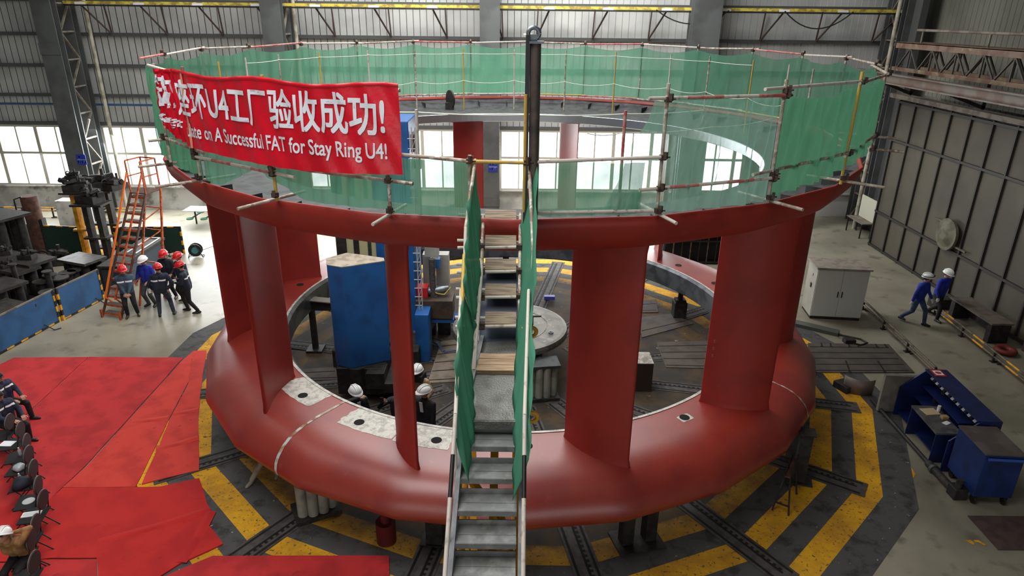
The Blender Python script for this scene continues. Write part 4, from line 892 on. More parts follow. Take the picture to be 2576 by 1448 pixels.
for i, (pts, h) in enumerate([([(246, 1366), (400, 1325), (529, 1284)], .03), ([(455, 1418), (500, 1350), (530, 1290)], .035), ([(393, 1130), (450, 1118), (499, 1103)], .03), ([(330, 1062), (380, 1058), (424, 1052)], .025), ([(436, 1042), (470, 1038), (500, 1032)], .025)]):
    q = MB(); pp_ = [G(x, y, 0) for x, y in pts]; cen = []
    for k in range(len(pp_)-1):
        for t in range(8): cen.append(pp_[k].lerp(pp_[k+1], t/8))
    cen.append(pp_[-1]); zb = [.04, .04, .036, .03, .036][i]
    def ff(u, v): 
        j = min(int(u*(len(cen)-1)), len(cen)-2); s = u*(len(cen)-1)-j; p = cen[j].lerp(cen[j+1], s); d = (cen[j+1]-cen[j]).normalized(); nn = V((-d.y, d.x, 0)); w_ = (v-.5)*.24
        return p+nn*w_+V((0, 0, zb+h*(.3+.7*u)*max(0, cos((v-.5)*pi))**2-.001))
    q.grid(ff, 24, 10); q.build('carpet_fold', CARP[2] if i < 2 else CARP[1], label=['long raised fold crossing the large bright carpet', 'raised fold at the right corner of the large bright carpet', 'raised fold low on the narrow carpet strip', 'raised fold on the orange-red carpet strip', 'raised fold high on the narrow carpet strip'][i], cat='carpet fold')
# ---------------------------------------------------------------- boring mill inside the ring
bm0 = V((-4.1, 19.4, 0)); mill = thing('boring_mill', 'tall blue boring mill column standing inside the red ring', 'machine', tuple(bm0))
def L_(p): return V(p)-bm0
MB().box(L_((-3.55, 20.1, 3.6)), (1.15, 1.5, 7.2)).build('column', BLUE, parent=mill, bevel=.03)
q = MB(); q.box(L_((-4.75, 20.2, 3.5)), (1.25, 1.3, 7.0)); q.box(L_((-4.75, 19.53, 3.5)), (.16, .06, 7.0), 1); q.box(L_((-4.35, 19.53, 3.5)), (.1, .05, 7.0), 2); q.box(L_((-5.2, 19.53, 3.5)), (.3, .05, 7.0), 1)
q.build('guideway', [CREAM, BLACKST, STEELD], parent=mill)
q = MB(); q.box(L_((-4.1, 19.3, .3)), (2.6, 2.4, .6)); q.box(L_((-4.2, 18.6, .7)), (1.6, 1.2, .5), 0); q.build('base', DIRTST, parent=mill, bevel=.03)
q = MB(); q.box(L_((-2.72, 18.9, .8)), (.42, .7, 1.6)); q.build('saddle', BLUE, parent=mill, bevel=.02)
# ram housing : chamfered prism
pts = [(820, 651), (873, 637), (965, 650), (967, 657), (860, 673), (823, 667)]
R2 = [G(x, y, 3.95) for x, y in pts]
q = MB(); q.prism([(p.x, p.y) for p in R2], 1.02, 3.95); q.v = [tuple(V(p)-bm0) for p in q.v]; q.build('ram_housing', BLUE, parent=mill, bevel=.015)
cx_ = sum(p.x for p in R2)/6; cy_ = sum(p.y for p in R2)/6
q = MB(); q.prism([(cx_+(p.x-cx_)*1.005, cy_+(p.y-cy_)*1.005) for p in R2], 3.95, 3.97); q.v = [tuple(V(p)-bm0) for p in q.v]; q.build('housing_lid', mat('dusty_lid', (178, 166, 148), .8, c2=(150, 138, 120), scale=4), parent=mill)
q = MB(); q.box(L_((cx_+.1, cy_+.2, .6)), (1.3, 1.4, .82)); q.box(L_((cx_+.55, cy_-.45, .75)), (.5, .6, .5)); q.tube([L_((cx_, cy_-.3, .3)), L_((cx_, cy_-.3, 1.02))], .3, 16); q.box(L_((-3.0, 16.6, .55)), (.9, 1.2, .3))
q.build('tool_head', BLACKST, parent=mill, bevel=.02)
q = MB()
lx_, ly_ = -2.83, 18.95
for k in range(2): q.tube([L_((lx_+k*.1, ly_-.0, .9)), L_((lx_+k*.1, ly_, 7.1))], .016, 6)
for k in range(22):
    z = .9+k*.28; q.tube([L_((lx_-.12, ly_, z)), L_((lx_+.1, ly_, z))], .014, 6); q.tube([L_((lx_, ly_, z)), L_((lx_+.1, ly_, z+.28))], .01, 6)
q.build('cable_lattice', mat('lattice_pale', (170, 176, 180), .5), parent=mill)
q = MB(); q.box(L_((-2.85, 19.5, 6.6)), (.12, .5, .5)); q.tube([L_((-2.9, 19.4, 6.0)), L_((-2.66, 19.4, 6.0))], .16, 14, 1); q.build('top_motor', [RUST, BLK], parent=mill)
def gbox(name, x, y, z, d, mt, lab, cat, rz=0, bevel=.01, extra=None, px=True):
    p = G(x, y, z) if px else V((x, y, z)); q = MB(); q.box((0, 0, d[2]/2), d)
    o = q.build(name, mt, label=lab, cat=cat, origin=(0, 0, 0), bevel=bevel); o.location = p; o.rotation_euler = (0, 0, rz); return o
# operator side equipment
t = thing('operator_platform', 'machine arm carrying brown steel block, red motor box and grey cabinets', 'machine', (-2.42, 19.75, 0))
q = MB(); q.box((0, -.1, 1.45), (1.15, .8, .62)); q.build('brown_block', mat('brown_steel', (84, 68, 54), .6, .3, c2=(60, 50, 42), scale=3), parent=t, bevel=.02)
MB().box((-.42, -.05, 1.92), (.42, .4, .34)).build('red_box', mat('red_enamel', (200, 34, 32), .4), parent=t, bevel=.015)
MB().tube([(-.2, -.05, 1.9), (.15, -.05, 1.95), (.42, .02, 1.98)], [.14, .13, .09], 14).box((.0, -.05, 1.8), (.16, .3, .1)).build('motor', STEEL, parent=t)
MB().tube([(-.1, .0, 2.0), (.05, -.2, 1.9), (.3, -.2, 1.85), (.5, -.05, 2.05)], .018, 6).build('motor_cable', mat('cable_yellow', (190, 170, 60), .6), parent=t)
for i, (x, w_) in enumerate(((-.3, .34), (.16, .42))): MB().box((x, .9, 1.9), (w_, .4, 1.9)).box((x, .9, .48), (w_, .4, .95), 1).build('cabinet', [CABG, STEELD], parent=t, bevel=.01)
MB().box((-.1, .3, 3.2), (.42, .36, .45)).box((.0, .28, 2.75), (.3, .3, .3), 1).build('control_box', [CABG, BLUE], parent=t, bevel=.01)
q = MB(); ch = [(-.06, -.1, 3.0-.12*k) for k in range(16)]+[(-.06-.02*k*k, -.3-.03*k, 1.1-.13*k) for k in range(1, 5)]+[(-.5, -.4, .55), (-.7, -.35, .62)]
q.tube([V(p) for p in ch], .1, 8); q.build('drag_chain', mat('chain_grey', (62, 60, 58), .7, c2=(88, 84, 80), scale=20), parent=t)
MB().box((.1, -.2, 1.05), (1.0, .5, .12)).box((.3, .2, .9), (.8, .3, .18)).build('arm', BLUE, parent=t, bevel=.01)
MB().bar((.1, -1.0, .05), (.6, -1.8, .05), .1, .06).bar((.6, -1.8, .05), (-.2, -2.1, .05), .1, .06).bar((-.2, -2.1, .05), (-.5, -1.4, .05), .1, .06).build('angle_frame', mat('frame_bluegrey', (74, 90, 112), .5), label='blue grey angle frame lying on pit floor behind the tan coat', cat='frame').location = V((-1.9, 19.7, .0))
# round table
dk = thing('round_face_plate', 'large round grey face plate with a black hub inside the ring', 'face plate', (-.05, 18.35, 0))
q = MB(); q.lathe([(0, 1.4), (1.1, 1.4), (1.1, 1.39), (1.13, 1.39), (1.13, 1.4), (1.62, 1.4), (1.7, 1.38), (1.72, 1.3), (1.72, 1.2), (1.6, 1.18), (0, 1.18)], 72, sm=False); q.build('disc', mat('cast_iron', (112, 110, 102), .45, .4, c2=(92, 90, 84), scale=3, c3=(130, 126, 116), s3=9), parent=dk)
q = MB(); q.lathe([(.26, 1.4), (.28, 1.45), (.28, 1.72), (.2, 1.8), (0, 1.8)], 10); q.tube([(.0, 0, 1.72), (.5, -.1, 1.78)], .03, 8); q.build('hub', BLACKST, parent=dk).location = (.42, -.1, 0)
q = MB(); q.tube([(1.2+.06*cos(t), -.55+.06*sin(t), 1.42) for t in [2*pi*k/12 for k in range(13)]], .018, 6); q.build('eye_bolt', STEEL, parent=dk)
q = MB(); q.cyl((0, 0, 0), 1.0, 1.2, 32); q.box((0, 0, .1), (2.3, 2.3, .2)); q.build('pedestal', BLACKST, parent=dk)
gbox('parts_box', 1382, 752, .05, (.4, .2, .14), mat('box_violet', (64, 64, 150), .5), 'small blue box on pit floor behind the round face plate', 'box')
# pipe-bundle jacks
def bundle(x, y, h, lab, rz=0, n=4, r=.13, mt=None, top=True):
    t = thing('support_jack', lab, 'support', (x, y, 0), rz); mt = mt or mat('jack_pale', (150, 152, 140), .5, c2=(126, 128, 118), scale=3)
    off = [(-.3, -.12), (-.1, -.2), (.12, -.2), (.32, -.1), (-.2, .18), (.2, .18)][:n+2]
    for (a, b) in off: MB().tube([(a, b, .1), (a, b, h-.08)], r*.85, 14).build('pipe_leg', mt, parent=t)
    MB().box((0, 0, .06), (.95, .7, .1)).build('base_plate', DIRTST, parent=t)
    if top: MB().box((0, 0, h-.04), (.95, .6, .09)).build('top_plate', STEELD, parent=t)
    return t
bundle(.85, 16.6, 1.1, 'pale pipe bundle stand in front of the round face plate', .15)
bundle(-4.18, 11.75, 1.22, 'pale pipe bundle support under the ring left of the staircase', .5)
def sqs(x, y, h, rz, lab, w_=.24, gap=.5, plate=1.0):
    t = thing('support_stand', lab, 'support', (x, y, .006), rz)
    for a in ([-gap/2, gap/2] if gap else [0]): MB().box((a, 0, h/2), (w_, w_, h)).build('post', BLACKST, parent=t)
    MB().box((0, 0, .02), (plate, plate*.7, .04)).build('base_plate', DIRTST, parent=t)
    if h > 1.23: MB().box((0, 0, h), (.36 if not gap else gap+.3, .34, .03)).build('top_plate', BLACKST, parent=t)
    return t
sqs(2.62, 10.95, 1.2, .25, 'twin black post support under the ring right of the staircase')
sqs(-1.5, 10.9, 1.2, -.1, 'black post support under the ring left of the staircase foot', gap=.0, w_=.34, plate=.6)
sqs(6.72, 12.98, 1.32, -.3, 'black post stand with top plate beside the sawhorse', gap=0, w_=.26, plate=.6)
gj = V((6.0, 22.2, 0))
t = thing('screw_jack', 'black screw jack with block base under the rear right ring bore', 'jack', tuple(gj)); MB().box((0, 0, .3), (.45, .45, .6)).box((0, 0, .62), (.36, .36, .14)).build('block', BLACKST, parent=t, bevel=.02); MB().tube([(0, 0, .6), (0, 0, 1.3)], .09, 12).cyl((0, 0, 1.28), .16, .06, 16).build('screw', DIRTST, parent=t)
t = thing('small_jack', 'small dark red jack under the ring near the bottom left', 'jack', (PL(7.7, -109).x, PL(7.7, -109).y, 0)); MB().cyl((0, 0, 0), .2, .5, 18).cyl((0, 0, .5), .1, .75, 14).build('body', mat('jack_red', (88, 22, 24), .5), parent=t)
for i, (a, lb) in enumerate([(-148, 'left front'), (175, 'far left'), (128, 'rear left'), (92, 'rear centre'), (-22, 'right')]):
    p = PL(7.4, a); sqs(p.x, p.y, 1.2, RD(a), 'black post support under the %s part of the ring' % lb, gap=0, plate=.6)
# measuring arm left inside
p = G(795, 880, 0); t = thing('measuring_arm', 'dark tool arm with pale plate reaching to the left bore of the ring', 'arm', (p.x, p.y, 0))
MB().box((0, 0, .8), (.16, .16, 1.6)).box((0, 0, .04), (.5, .5, .08)).build('post', BLACKST, parent=t); MB().box((.35, .1, 1.55), (1.1, .3, .3)).build('arm', DIRTST, parent=t); MB().box((.4, .0, 1.74), (.9, .34, .03), M=Matrix.Rotation(.1, 3, 'Y')).build('plate', mat('plate_pale', (150, 148, 140), .4, .5), parent=t)
MB().tube([(-.15, 0, 1.72), (-.8, -.02, 1.78)], .015, 6).cyl((-.82, -.02, 1.75), .04, .06, 10).build('probe', SCAFW, parent=t)
# loose steel and plates in the pit
p = G(1614, 985, 0); t = thing('steel_block', 'heavy steel block with bright top standing behind the wide front vane', 'block', (p.x-.1, p.y+.35, 0)); MB().box((0, 0, .45), (.75, .7, .9)).build('body', mat('rust_dark', (52, 42, 34), .6, .3), parent=t, bevel=.01); MB().box((0, 0, .91), (.75, .7, .02)).build('top_face', mat('top_pale', (170, 164, 156), .5, .3, c2=(120, 112, 104), scale=6), parent=t)  # top face in a paler, blotched material than the body
def slotplate(pix, n, lab, mt=None, z=.03, teeth=0):
    P_ = [G(x, y, 0) for x, y in pix]; q = MB(); q.prism([(p.x, p.y) for p in P_], .004, z, 0)
    for k in range(n):
        v = (k+.7)/n; a = P_[0].lerp(P_[3], v); b = P_[1].lerp(P_[2], v); a, b = a.lerp(b, .02), a.lerp(b, .96)
        q.bar(a+V((0, 0, z+.001)), b+V((0, 0, z+.001)), .045, .004, 1)
    for k in range(teeth):
        u = (k+.5)/teeth; a = P_[0].lerp(P_[1], u); b = P_[3].lerp(P_[2], u); s0, s1 = ((.0, .12) if k % 3 else (.62, .98))
        q.bar(a.lerp(b, s0)+V((0, 0, z+.001)), a.lerp(b, s1)+V((0, 0, z+.001)), .05, .005, 1); q.cyl(a.lerp(b, s1)+V((0, 0, z)), .05, .004, 10, 1)
    return q.build('slotted_plate', [mt or mat('plate_steel', (84, 75, 68), .8, .1, c2=(70, 63, 57), scale=2), SLOT], label=lab, cat='floor plate')
slotplate([(2032, 864), (2235, 867), (2300, 938), (2035, 938)], 5, 'slotted clamping plate on the floor in front of the grey cabinet', teeth=9)
slotplate([(1650, 862), (1790, 858), (1785, 928), (1675, 925)], 4, 'slotted dark plate on pit floor between two right vanes')
slotplate([(1110, 860), (1190, 850), (1170, 960), (1075, 965)], 5, 'slotted plate with bolt holes on the pit floor left of staircase', mat('plate_tan', (120, 108, 92), .6, c2=(96, 88, 76), scale=3))
slotplate([(1605, 800), (1690, 790), (1745, 815), (1615, 850)], 1, 'plain dark floor plate behind the steel block')
slotplate([(1430, 950), (1470, 1000), (1520, 1010), (1500, 930)], 1, 'dark plate at the foot of the pipe bundle stand')
for x, y, a, lb in ((755, 930, .5, 'left'), (880, 960, 2.0, 'under the machine'), (1560, 760, .3, 'behind the wide vane')):
    slotplate([(x, y), (x+90, y-6), (x+96, y+26), (x-4, y+28)], 2, 'small slotted floor strip in the pit %s' % lb)
# sawhorse
p = G(1983, 1290, 0); t = thing('sawhorse', 'narrow black steel sawhorse with V top on the striped floor', 'sawhorse', (6.12, 12.2, .006), RD(-32))
MB().box((-.06, 0, .97), (.02, .85, .1)).box((.06, 0, .97), (.02, .85, .1)).box((0, 0, .94), (.12, .85, .02), 1).build('top_channel', [BLACKST, RUST], parent=t)
for sy in (-1, 1):
    for sx in (-1, 1): MB().bar((sx*.05, sy*.36, .94), (sx*.17, sy*.42, 0), .035, .035).build('leg', BLACKST, parent=t)
    MB().bar((-.15, sy*.41, .22), (.15, sy*.41, .22), .03, .03).build('cross_brace', BLACKST, parent=t)
# ---------------------------------------------------------------- right side
t = thing('electrical_cabinet', 'light grey two-door electrical cabinet beside the walkway on the right', 'cabinet', (11.6, 22.55, 0), RD(-6))
MB().box((0, 0, 1.0), (1.75, 1.0, 1.8)).build('body', CABG, parent=t, bevel=.01); MB().box((0, -.0, .05), (1.7, .96, .1)).build('plinth', BLACKST, parent=t); MB().box((0, -.02, 1.93), (1.86, 1.1, .06)).build('top', mat('cab_top', (150, 140, 130), .7, c2=(128, 118, 108), scale=4), parent=t)
for s_ in (-1, 1):
    d_ = MB().box((s_*.43, -.512, 1.0), (.85, .025, 1.74)).build('door', mat('cab_door', (188, 190, 184), .5), parent=t, bevel=.004); MB().box((s_*.07, -.535, .98), (.03, .025, .22)).build('handle', BLK, parent=d_)
MB().box((-.89, -.1, 1.15), (.02, .1, .16)).build('lock', BLK, parent=t); MB().box((-.885, .0, 1.55), (.012, .26, .1)).build('name_tag', CABG, parent=t)
def guard(pts, lab, h=.34, col=None, seg=10):
    t = thing('pipe_guardrail', lab, 'guardrail', tuple(V(pts[0]))); o_ = V(pts[0]); A = V(pts[0])-o_; B = V(pts[-1])-o_
    for zz, nm in ((h, 'top_pipe'), (h-.16, 'middle_pipe'), ):
        q = MB(); n = int((B-A).length/.6)
        for k in range(n): q.tube([A.lerp(B, k/n)+V((0, 0, zz)), A.lerp(B, (k+1)/n)+V((0, 0, zz))], .035, 8, mi=(k % 3 == 1)*1 if col else 0, cap=(k in (0, n-1)))
        q.build(nm, [mat('guard_brown', (112, 98, 80), .6, c2=(74, 64, 54), scale=5), YEL], parent=t)
    n = max(2, int((B-A).length/1.5))
    for k in range(n+1):
        p = A.lerp(B, k/n); MB().tube([p, p+V((0, 0, h))], .04, 8).box(p+V((0, 0, .01)), (.16, .16, .02)).build('post', mat('guard_black', (34, 32, 30), .6), parent=t)
        if k % 2 == 0: MB().tube([p+V((.22*sin(s), -.1+.16*cos(s)*.6, .03)) for s in [k2/8*pi for k2 in range(9)]], .02, 6).build('stay', BLK, parent=t)
guard([G(2170, 778).to_tuple()[:2]+(0,), G(2348, 950).to_tuple()[:2]+(0,)], 'low pipe guardrail between electrical cabinet and blue tool rack')
guard([G(2350, 790).to_tuple()[:2]+(0,), G(2700, 1075).to_tuple()[:2]+(0,)], 'low yellow and black pipe guardrail beside the sliding door', col=1)
guard([(-27, 33.9, .0), (-19.2, 33.9, .0)], 'yellow and black pipe guardrail against the rear wall at left', col=1, h=.5)
t = thing('work_bench', 'dark steel bench standing against the sliding door', 'bench', (16.2, 21.4, 0))
MB().box((0, 0, .7), (.75, 2.3, .06)).build('top', mat('bench_top', (104, 94, 82), .6, c2=(84, 76, 68), scale=3), parent=t)
for a in (-1, 1): MB().box((.0, a*1.0, .34), (.65, .22, .68)).build('pedestal', BLACKST, parent=t)
MB().box((.2, 0, .3), (.1, 2.0, .3)).build('back_panel', DIRTST, parent=t)
gbox('steel_crate', 16.0, 23.3, 0, (.6, .5, .4), DIRTST, 'dark steel crate on the floor at far end of the bench', 'crate', px=False)
MB().lathe([(.14, .05), (.3, .03), (.34, .1), (.3, .17), (.14, .15), (.14, .05)], 24).build('hose_coil', mat('hose_red', (110, 36, 30), .6), label='coil of dark red hose on the floor beyond the bench', cat='hose', origin=(0, 0, 0)).location = (16.0, 19.6, .0)
MB().box((16.8, 18.7, .2), (.25, 2.2, .4)).build('kerb_box', mat('kerb_dark', (66, 58, 52), .8), label='low dark box along the sliding door base beyond the bench', cat='box')
q = MB(); q.box((.3, 0, .8), (.04, 2.2, 1.5)).box((-.2, 0, 1.25), (.35, 1.6, .05)); 
for a in (-.9, 0, .9): q.bar((0, a, .8), (0, a, 0), .05, .05)
wb = thing('wall_table', 'small table with white board leaning in the far right corner', 'table', (WY(2150, 545, 33).x, 32.4, 0)); MB().box((0, 0, .75), (.6, 1.6, .05)).build('table_top', LATT, parent=wb); MB().box((.3, 0, 1.3), (.05, 1.6, 1.1)).build('white_board', mat('board', (190, 188, 170), .6), parent=wb)
for a in (-.7, .7):
    for b in (-.25, .25): MB().box((b, a, .37), (.05, .05, .74)).build('leg', BLACKST, parent=wb)
# blue tool rack
A = V((10.55, 15.75, 0)); B = V((10.2, 12.75, 0)); ang = atan2(B.y-A.y, B.x-A.x)
t = thing('tool_rack', 'dark blue sheet metal tool cabinet with sloping stepped shelves and small worktop', 'tool cabinet', (10.35, 14.62, 0), RD(-4)); t.scale = (1, .83, 1)
q = MB(); q.box((1.05, 0, .7), (.04, 3.0, 1.4)); q.build('back_panel', BLUED, parent=t)
side = [(0.0, 0), (1.05, 0), (1.05, 1.42), (.6, 1.42), (.0, .85)]
for yy, nm in ((1.5, 'side_panel'), (-1.5, 'side_panel')):
    q = MB(); vs = [(x, yy-.02, z) for x, z in side]+[(x, yy+.02, z) for x, z in side]; q.add(vs, [(0, 1, 2, 3, 4), (9, 8, 7, 6, 5)]+[(i, (i+1) % 5, 5+(i+1) % 5, 5+i) for i in range(5)]); q.build(nm, BLUED, parent=t)
for k, (x, z) in enumerate([(.55, .12), (.7, .65), (.78, .95), (.85, 1.2)]): MB().box((x, .35 if k < 3 else 0, z), (2*(1.03-x), 2.2 if k < 3 else 2.95, .03)).build('shelf', BLUED, parent=t)
MB().box((.8, 0, 1.41), (.55, 3.0, .03)).build('top', BLUED, parent=t)
MB().box((.2, -.35, .82), (.62, 1.5, .05)).build('worktop', mat('worktop_grey', (92, 90, 90), .5, c2=(70, 70, 72), scale=5), parent=t)
for yy in (-1.08, .38): MB().box((.2, yy, .4), (.6, .03, .8)).build('divider', BLUED, parent=t)
for k in range(9): MB().box((.66, 1.2-k*.3, 1.26), (.09, .12, .1), M=Matrix.Rotation(.7, 3, 'Y')).build('clip', mat('clip_steel', (120, 124, 128), .4, .5), parent=t)
MB().box((.1, 1.62, .6), (1.0, .12, 1.1)).build('cardboard_sheet', mat('sheet_grey', (120, 116, 106), .7, c2=(100, 96, 88), scale=3), parent=t)
MB().box((.75, 1.25, 1.43), (.28, .42, .008)).box((.75, 1.25, 1.435), (.2, .28, .006), 1).cyl((.75, 1.25, 1.437), .08, .003, 18, 2).build('warning_label', [mat('label_red', (190, 30, 40), .5), PAPER, mat('label_red2', (190, 60, 60), .5)], parent=t)
def onrack(x, y, z): 
    y *= .83; a = RD(-4); return (10.35+x*cos(a)-y*sin(a), 14.62+x*sin(a)+y*cos(a), z)
gbox('cardboard_piece', *onrack(.2, .05, .847), (.38, .3, .015), mat('card', (196, 174, 140), .8), 'tan cardboard square on the worktop of the blue tool cabinet', 'cardboard', px=False, rz=.1)
gbox('paper_note', *onrack(.35, -.55, .847), (.2, .12, .01), PAPER, 'white note at the near end of the cabinet worktop', 'paper', px=False, rz=.5)
gbox('small_carton', *onrack(.4, -.3, .847), (.16, .12, .08), mat('carton_tan', (170, 140, 90), .8), 'small tan carton on the cabinet worktop near the note', 'box', px=False)
MB().cyl((0, 0, 0), .04, .16, 12).build('glue_bottle', WHITE, label='small white bottle at the back of the cabinet worktop', cat='bottle', origin=(0, 0, 0)).location = onrack(.42, .1, .847)
for i, (x, y, z) in enumerate([(.75, 1.0, .665), (.8, .6, .665), (.85, .9, .965), (.7, -.6, .14), (.6, .9, .14), (.65, .2, .14)]):
    q = MB(); q.cyl((0, 0, 0), .07, .12, 10).box((.12, 0, .05), (.14, .1, .1)); q.build('tool_holder', DIRTST, label='dark tool holder on %s of the blue tool cabinet' % ['the upper shelf far end', 'the upper shelf middle', 'the highest filled shelf', 'the floor shelf near end', 'the floor shelf far end', 'the floor shelf middle'][i], cat='tool holder', origin=(0, 0, 0)).location = onrack(x, y, z+.01)
# blue bin
t = thing('scrap_bin', 'large blue steel bin with dark lid nearest the lower right corner', 'bin', (10.68, 12.68, 0), RD(-4)); t.scale = (.72, .9, 1.0)
MB().box((0, 0, .78), (1.15, 1.2, 1.1)).build('body', mat('bin_blue', (18, 46, 104), .5, c2=(14, 36, 84), scale=2), parent=t, bevel=.02); MB().box((0, 0, 1.35), (1.18, 1.24, .03)).build('lid', mat('lid_brown', (84, 74, 70), .6, c2=(100, 92, 86), scale=2), parent=t)
MB().tube([(-.5, -.66, 1.25), (.62, -.66, 1.25)], .035, 10).build('push_bar', mat('bar_blue', (50, 80, 160), .4), parent=t)
for a in (-.45, .45):
    for b in (-.5, .5): MB().tube([(a-.03, b, .1), (a+.03, b, .1)], .1, 14).box((a, b, .19), (.12, .12, .08)).build('castor', BLK, parent=t)
MB().box((.6, -.3, .9), (.06, .12, .06)).build('latch', BLK, parent=t)
# long boring bar on the floor
a = G(2190, 1010, 0); b = G(2392, 1240, 0)
t = thing('boring_bar', 'long black boring bar lying on the floor in front of the blue cabinet', 'bar', (b.x, b.y, 0)); a = a-b; 
MB().tube([a+V((0, 0, .09)), a*.25+V((0, 0, .1))], .05, 12).build('shaft', BLACKST, parent=t); MB().tube([a*.25+V((0, 0, .1)), V((0, 0, .12))], .09, 14).build('sleeve', DIRTST, parent=t); MB().tube([a*.18+V((0, 0, .1)), a*.2+V((0, 0, .1))], .12, 14).build('collar', STEELD, parent=t)
MB().box((.05, -.1, .14), (.3, .3, .28)).cyl((.1, -.05, .28), .07, .14, 12).cyl((.0, -.15, .28), .07, .14, 12).build('head_block', BLACKST, parent=t, bevel=.02)
MB().box((0, 0, .012), (1.6, 1.0, .02)).build('rubber_mat', mat('mat_brown', (74, 54, 50), .9, c2=(58, 44, 42), scale=4), label='dark brown mat on the floor beneath the blue bin', cat='mat', origin=(0, 0, 0)).location = (10.75, 11.3, 0)
for i, (x, y, lb) in enumerate([(2200, 1364, 'nearer the striped floor'), (2452, 1364, 'nearer the blue bin')]):
    p = G(x, y, 0); q = MB()
    q.add([(-.17, .07, .004), (-.05, .07, .004), (-.02, .0, .004), (-.06, -.08, .004)], [(0, 3, 2, 1)]); q.add([(.02, .07, .004), (.12, .07, .004), (.2, -.08, .004), (.13, -.08, .004), (.08, .01, .004), (.02, .02, .004)], [(0, 5, 4, 3, 2, 1)])
    q.build('floor_marking', YEL, label='small yellow corner mark painted on the floor %s' % lb, cat='marking', origin=(0, 0, 0)).location = (p.x, p.y, 0)
q = MB(); pa = [G(x, y, .004) for x, y in ((2268, 1160), (2290, 1172), (2304, 1192), (2290, 1212), (2276, 1222))]; q.add(pa, [(0, 4, 3, 2, 1)]); q.build('floor_marking', YEL, label='worn yellow paint remnant on concrete beside the blue cabinet end', cat='marking')
t = thing('side_stool', 'small wooden topped steel stool at the right edge behind the bin', 'stool', (11.7, 12.05, 0)); MB().box((0, 0, .42), (.5, .4, .04)).build('top', WOODG, parent=t); MB().box((0, .0, .2), (.4, .3, .38)).build('carcass', RUST, parent=t); MB().box((.05, 0, .45), (.2, .14, .02)).build('paper_sheet', PAPER, parent=t)
# bent sheets behind the cabinet
q = MB(); q.lathe([(.5, .0), (.52, .5)], 20, a0=200, a1=300); q.build('curved_sheet', mat('sheet_curved', (112, 100, 92), .5, .3), label='curved grey steel sheet leaning behind the blue cabinet', cat='sheet', origin=(0, 0, 0), solid=.01).location = (10.1, 17.3, .0)
gbox('steel_scrap', 9.75, 17.2, 0, (.5, .5, .2), BLACKST, 'black steel piece on floor beside the curved sheet', 'scrap', px=False, rz=.4)
q = MB(); q.tube([G(1995, 812, .04), G(2060, 820, .04), G(2115, 842, .04), G(2165, 852, .04), G(2182, 862, .04), G(2165, 868, .04), G(2120, 856, .04)], .03, 8); q.build('floor_cable', BLK, label='thick black cable looping on floor before the electrical cabinet', cat='cable'); gbox('cable_box', 2135, 862, 0, (.35, .25, .15), BLACKST, 'small black box on the floor in the cable loop', 'box')
MB().bar(G(2000, 812, .06), G(2110, 838, .06), .35, .12).build('steel_channel', mat('channel_grey', (82, 84, 78), .5, .3), label='flat steel channel lying before the electrical cabinet', cat='channel')
# ---------------------------------------------------------------- left side
def fence(a, b, h, mt, nm, lab, pan=1, trim=None):
    a = V(a); b = V(b); t = thing('fence_panel', lab, 'fence', (a.x, a.y, 0)); d = b-a; d.z = 0; L = d.length; u = d.normalized(); ang = atan2(u.y, u.x)
    MB().box(d/2+V((0, 0, h/2+.04)), (L-.08, .03, h-.08), rz=ang).build('sheet', mt, parent=t)
    n = int(L/.28)
    for z in (.05, h):
        q = MB()
        for k in range(n): q.bar(d*(k/n)+V((0, 0, z)), d*((k+1)/n)+V((0, 0, z)), .05, .05, mi=(k % 2) if trim or z < .2 else 2)
        q.build('frame_rail', [YEL, BLK, LATT], parent=t)
    for e in (0, 1):
        q = MB()
        for k in range(6): q.box(d*e*.99+V((0, 0, (k+.5)*h/6)), (.07, .07, h/6), mi=k % 2, rz=ang)
        q.build('post', [YEL, BLK], parent=t)
    nn = V((-u.y, u.x, 0)); MB().tube([d*.8+nn*-.0+V((0, 0, .2)), d*.8-nn*.35+V((0, 0, .02)), d*.85-nn*.45+V((0, 0, .02))], .018, 6).build('foot', BLK, parent=t)
    return t
f0, f1, f2 = G(-60, 925, 0), G(152, 808, 0), G(262, 752, 0)
fence(f0, f1, 1.18, BLUEF, '', 'blue sheet fence panel nearest the left edge, yellow black trim'); fence(f1+V((.06, .1, 0)), f2, 1.18, BLUEF, '', 'second blue sheet fence panel ending behind the orange ladder')
fence(G(65, 632, 0), G(222, 640, 0), 1.25, GRND, '', 'dark green fence panel left of the yellow jack stand', trim=1); fence(G(300, 640, 0), G(466, 638, 0), 1.25, GRND, '', 'dark green fence panel with rounded corner behind the standing group', trim=1)
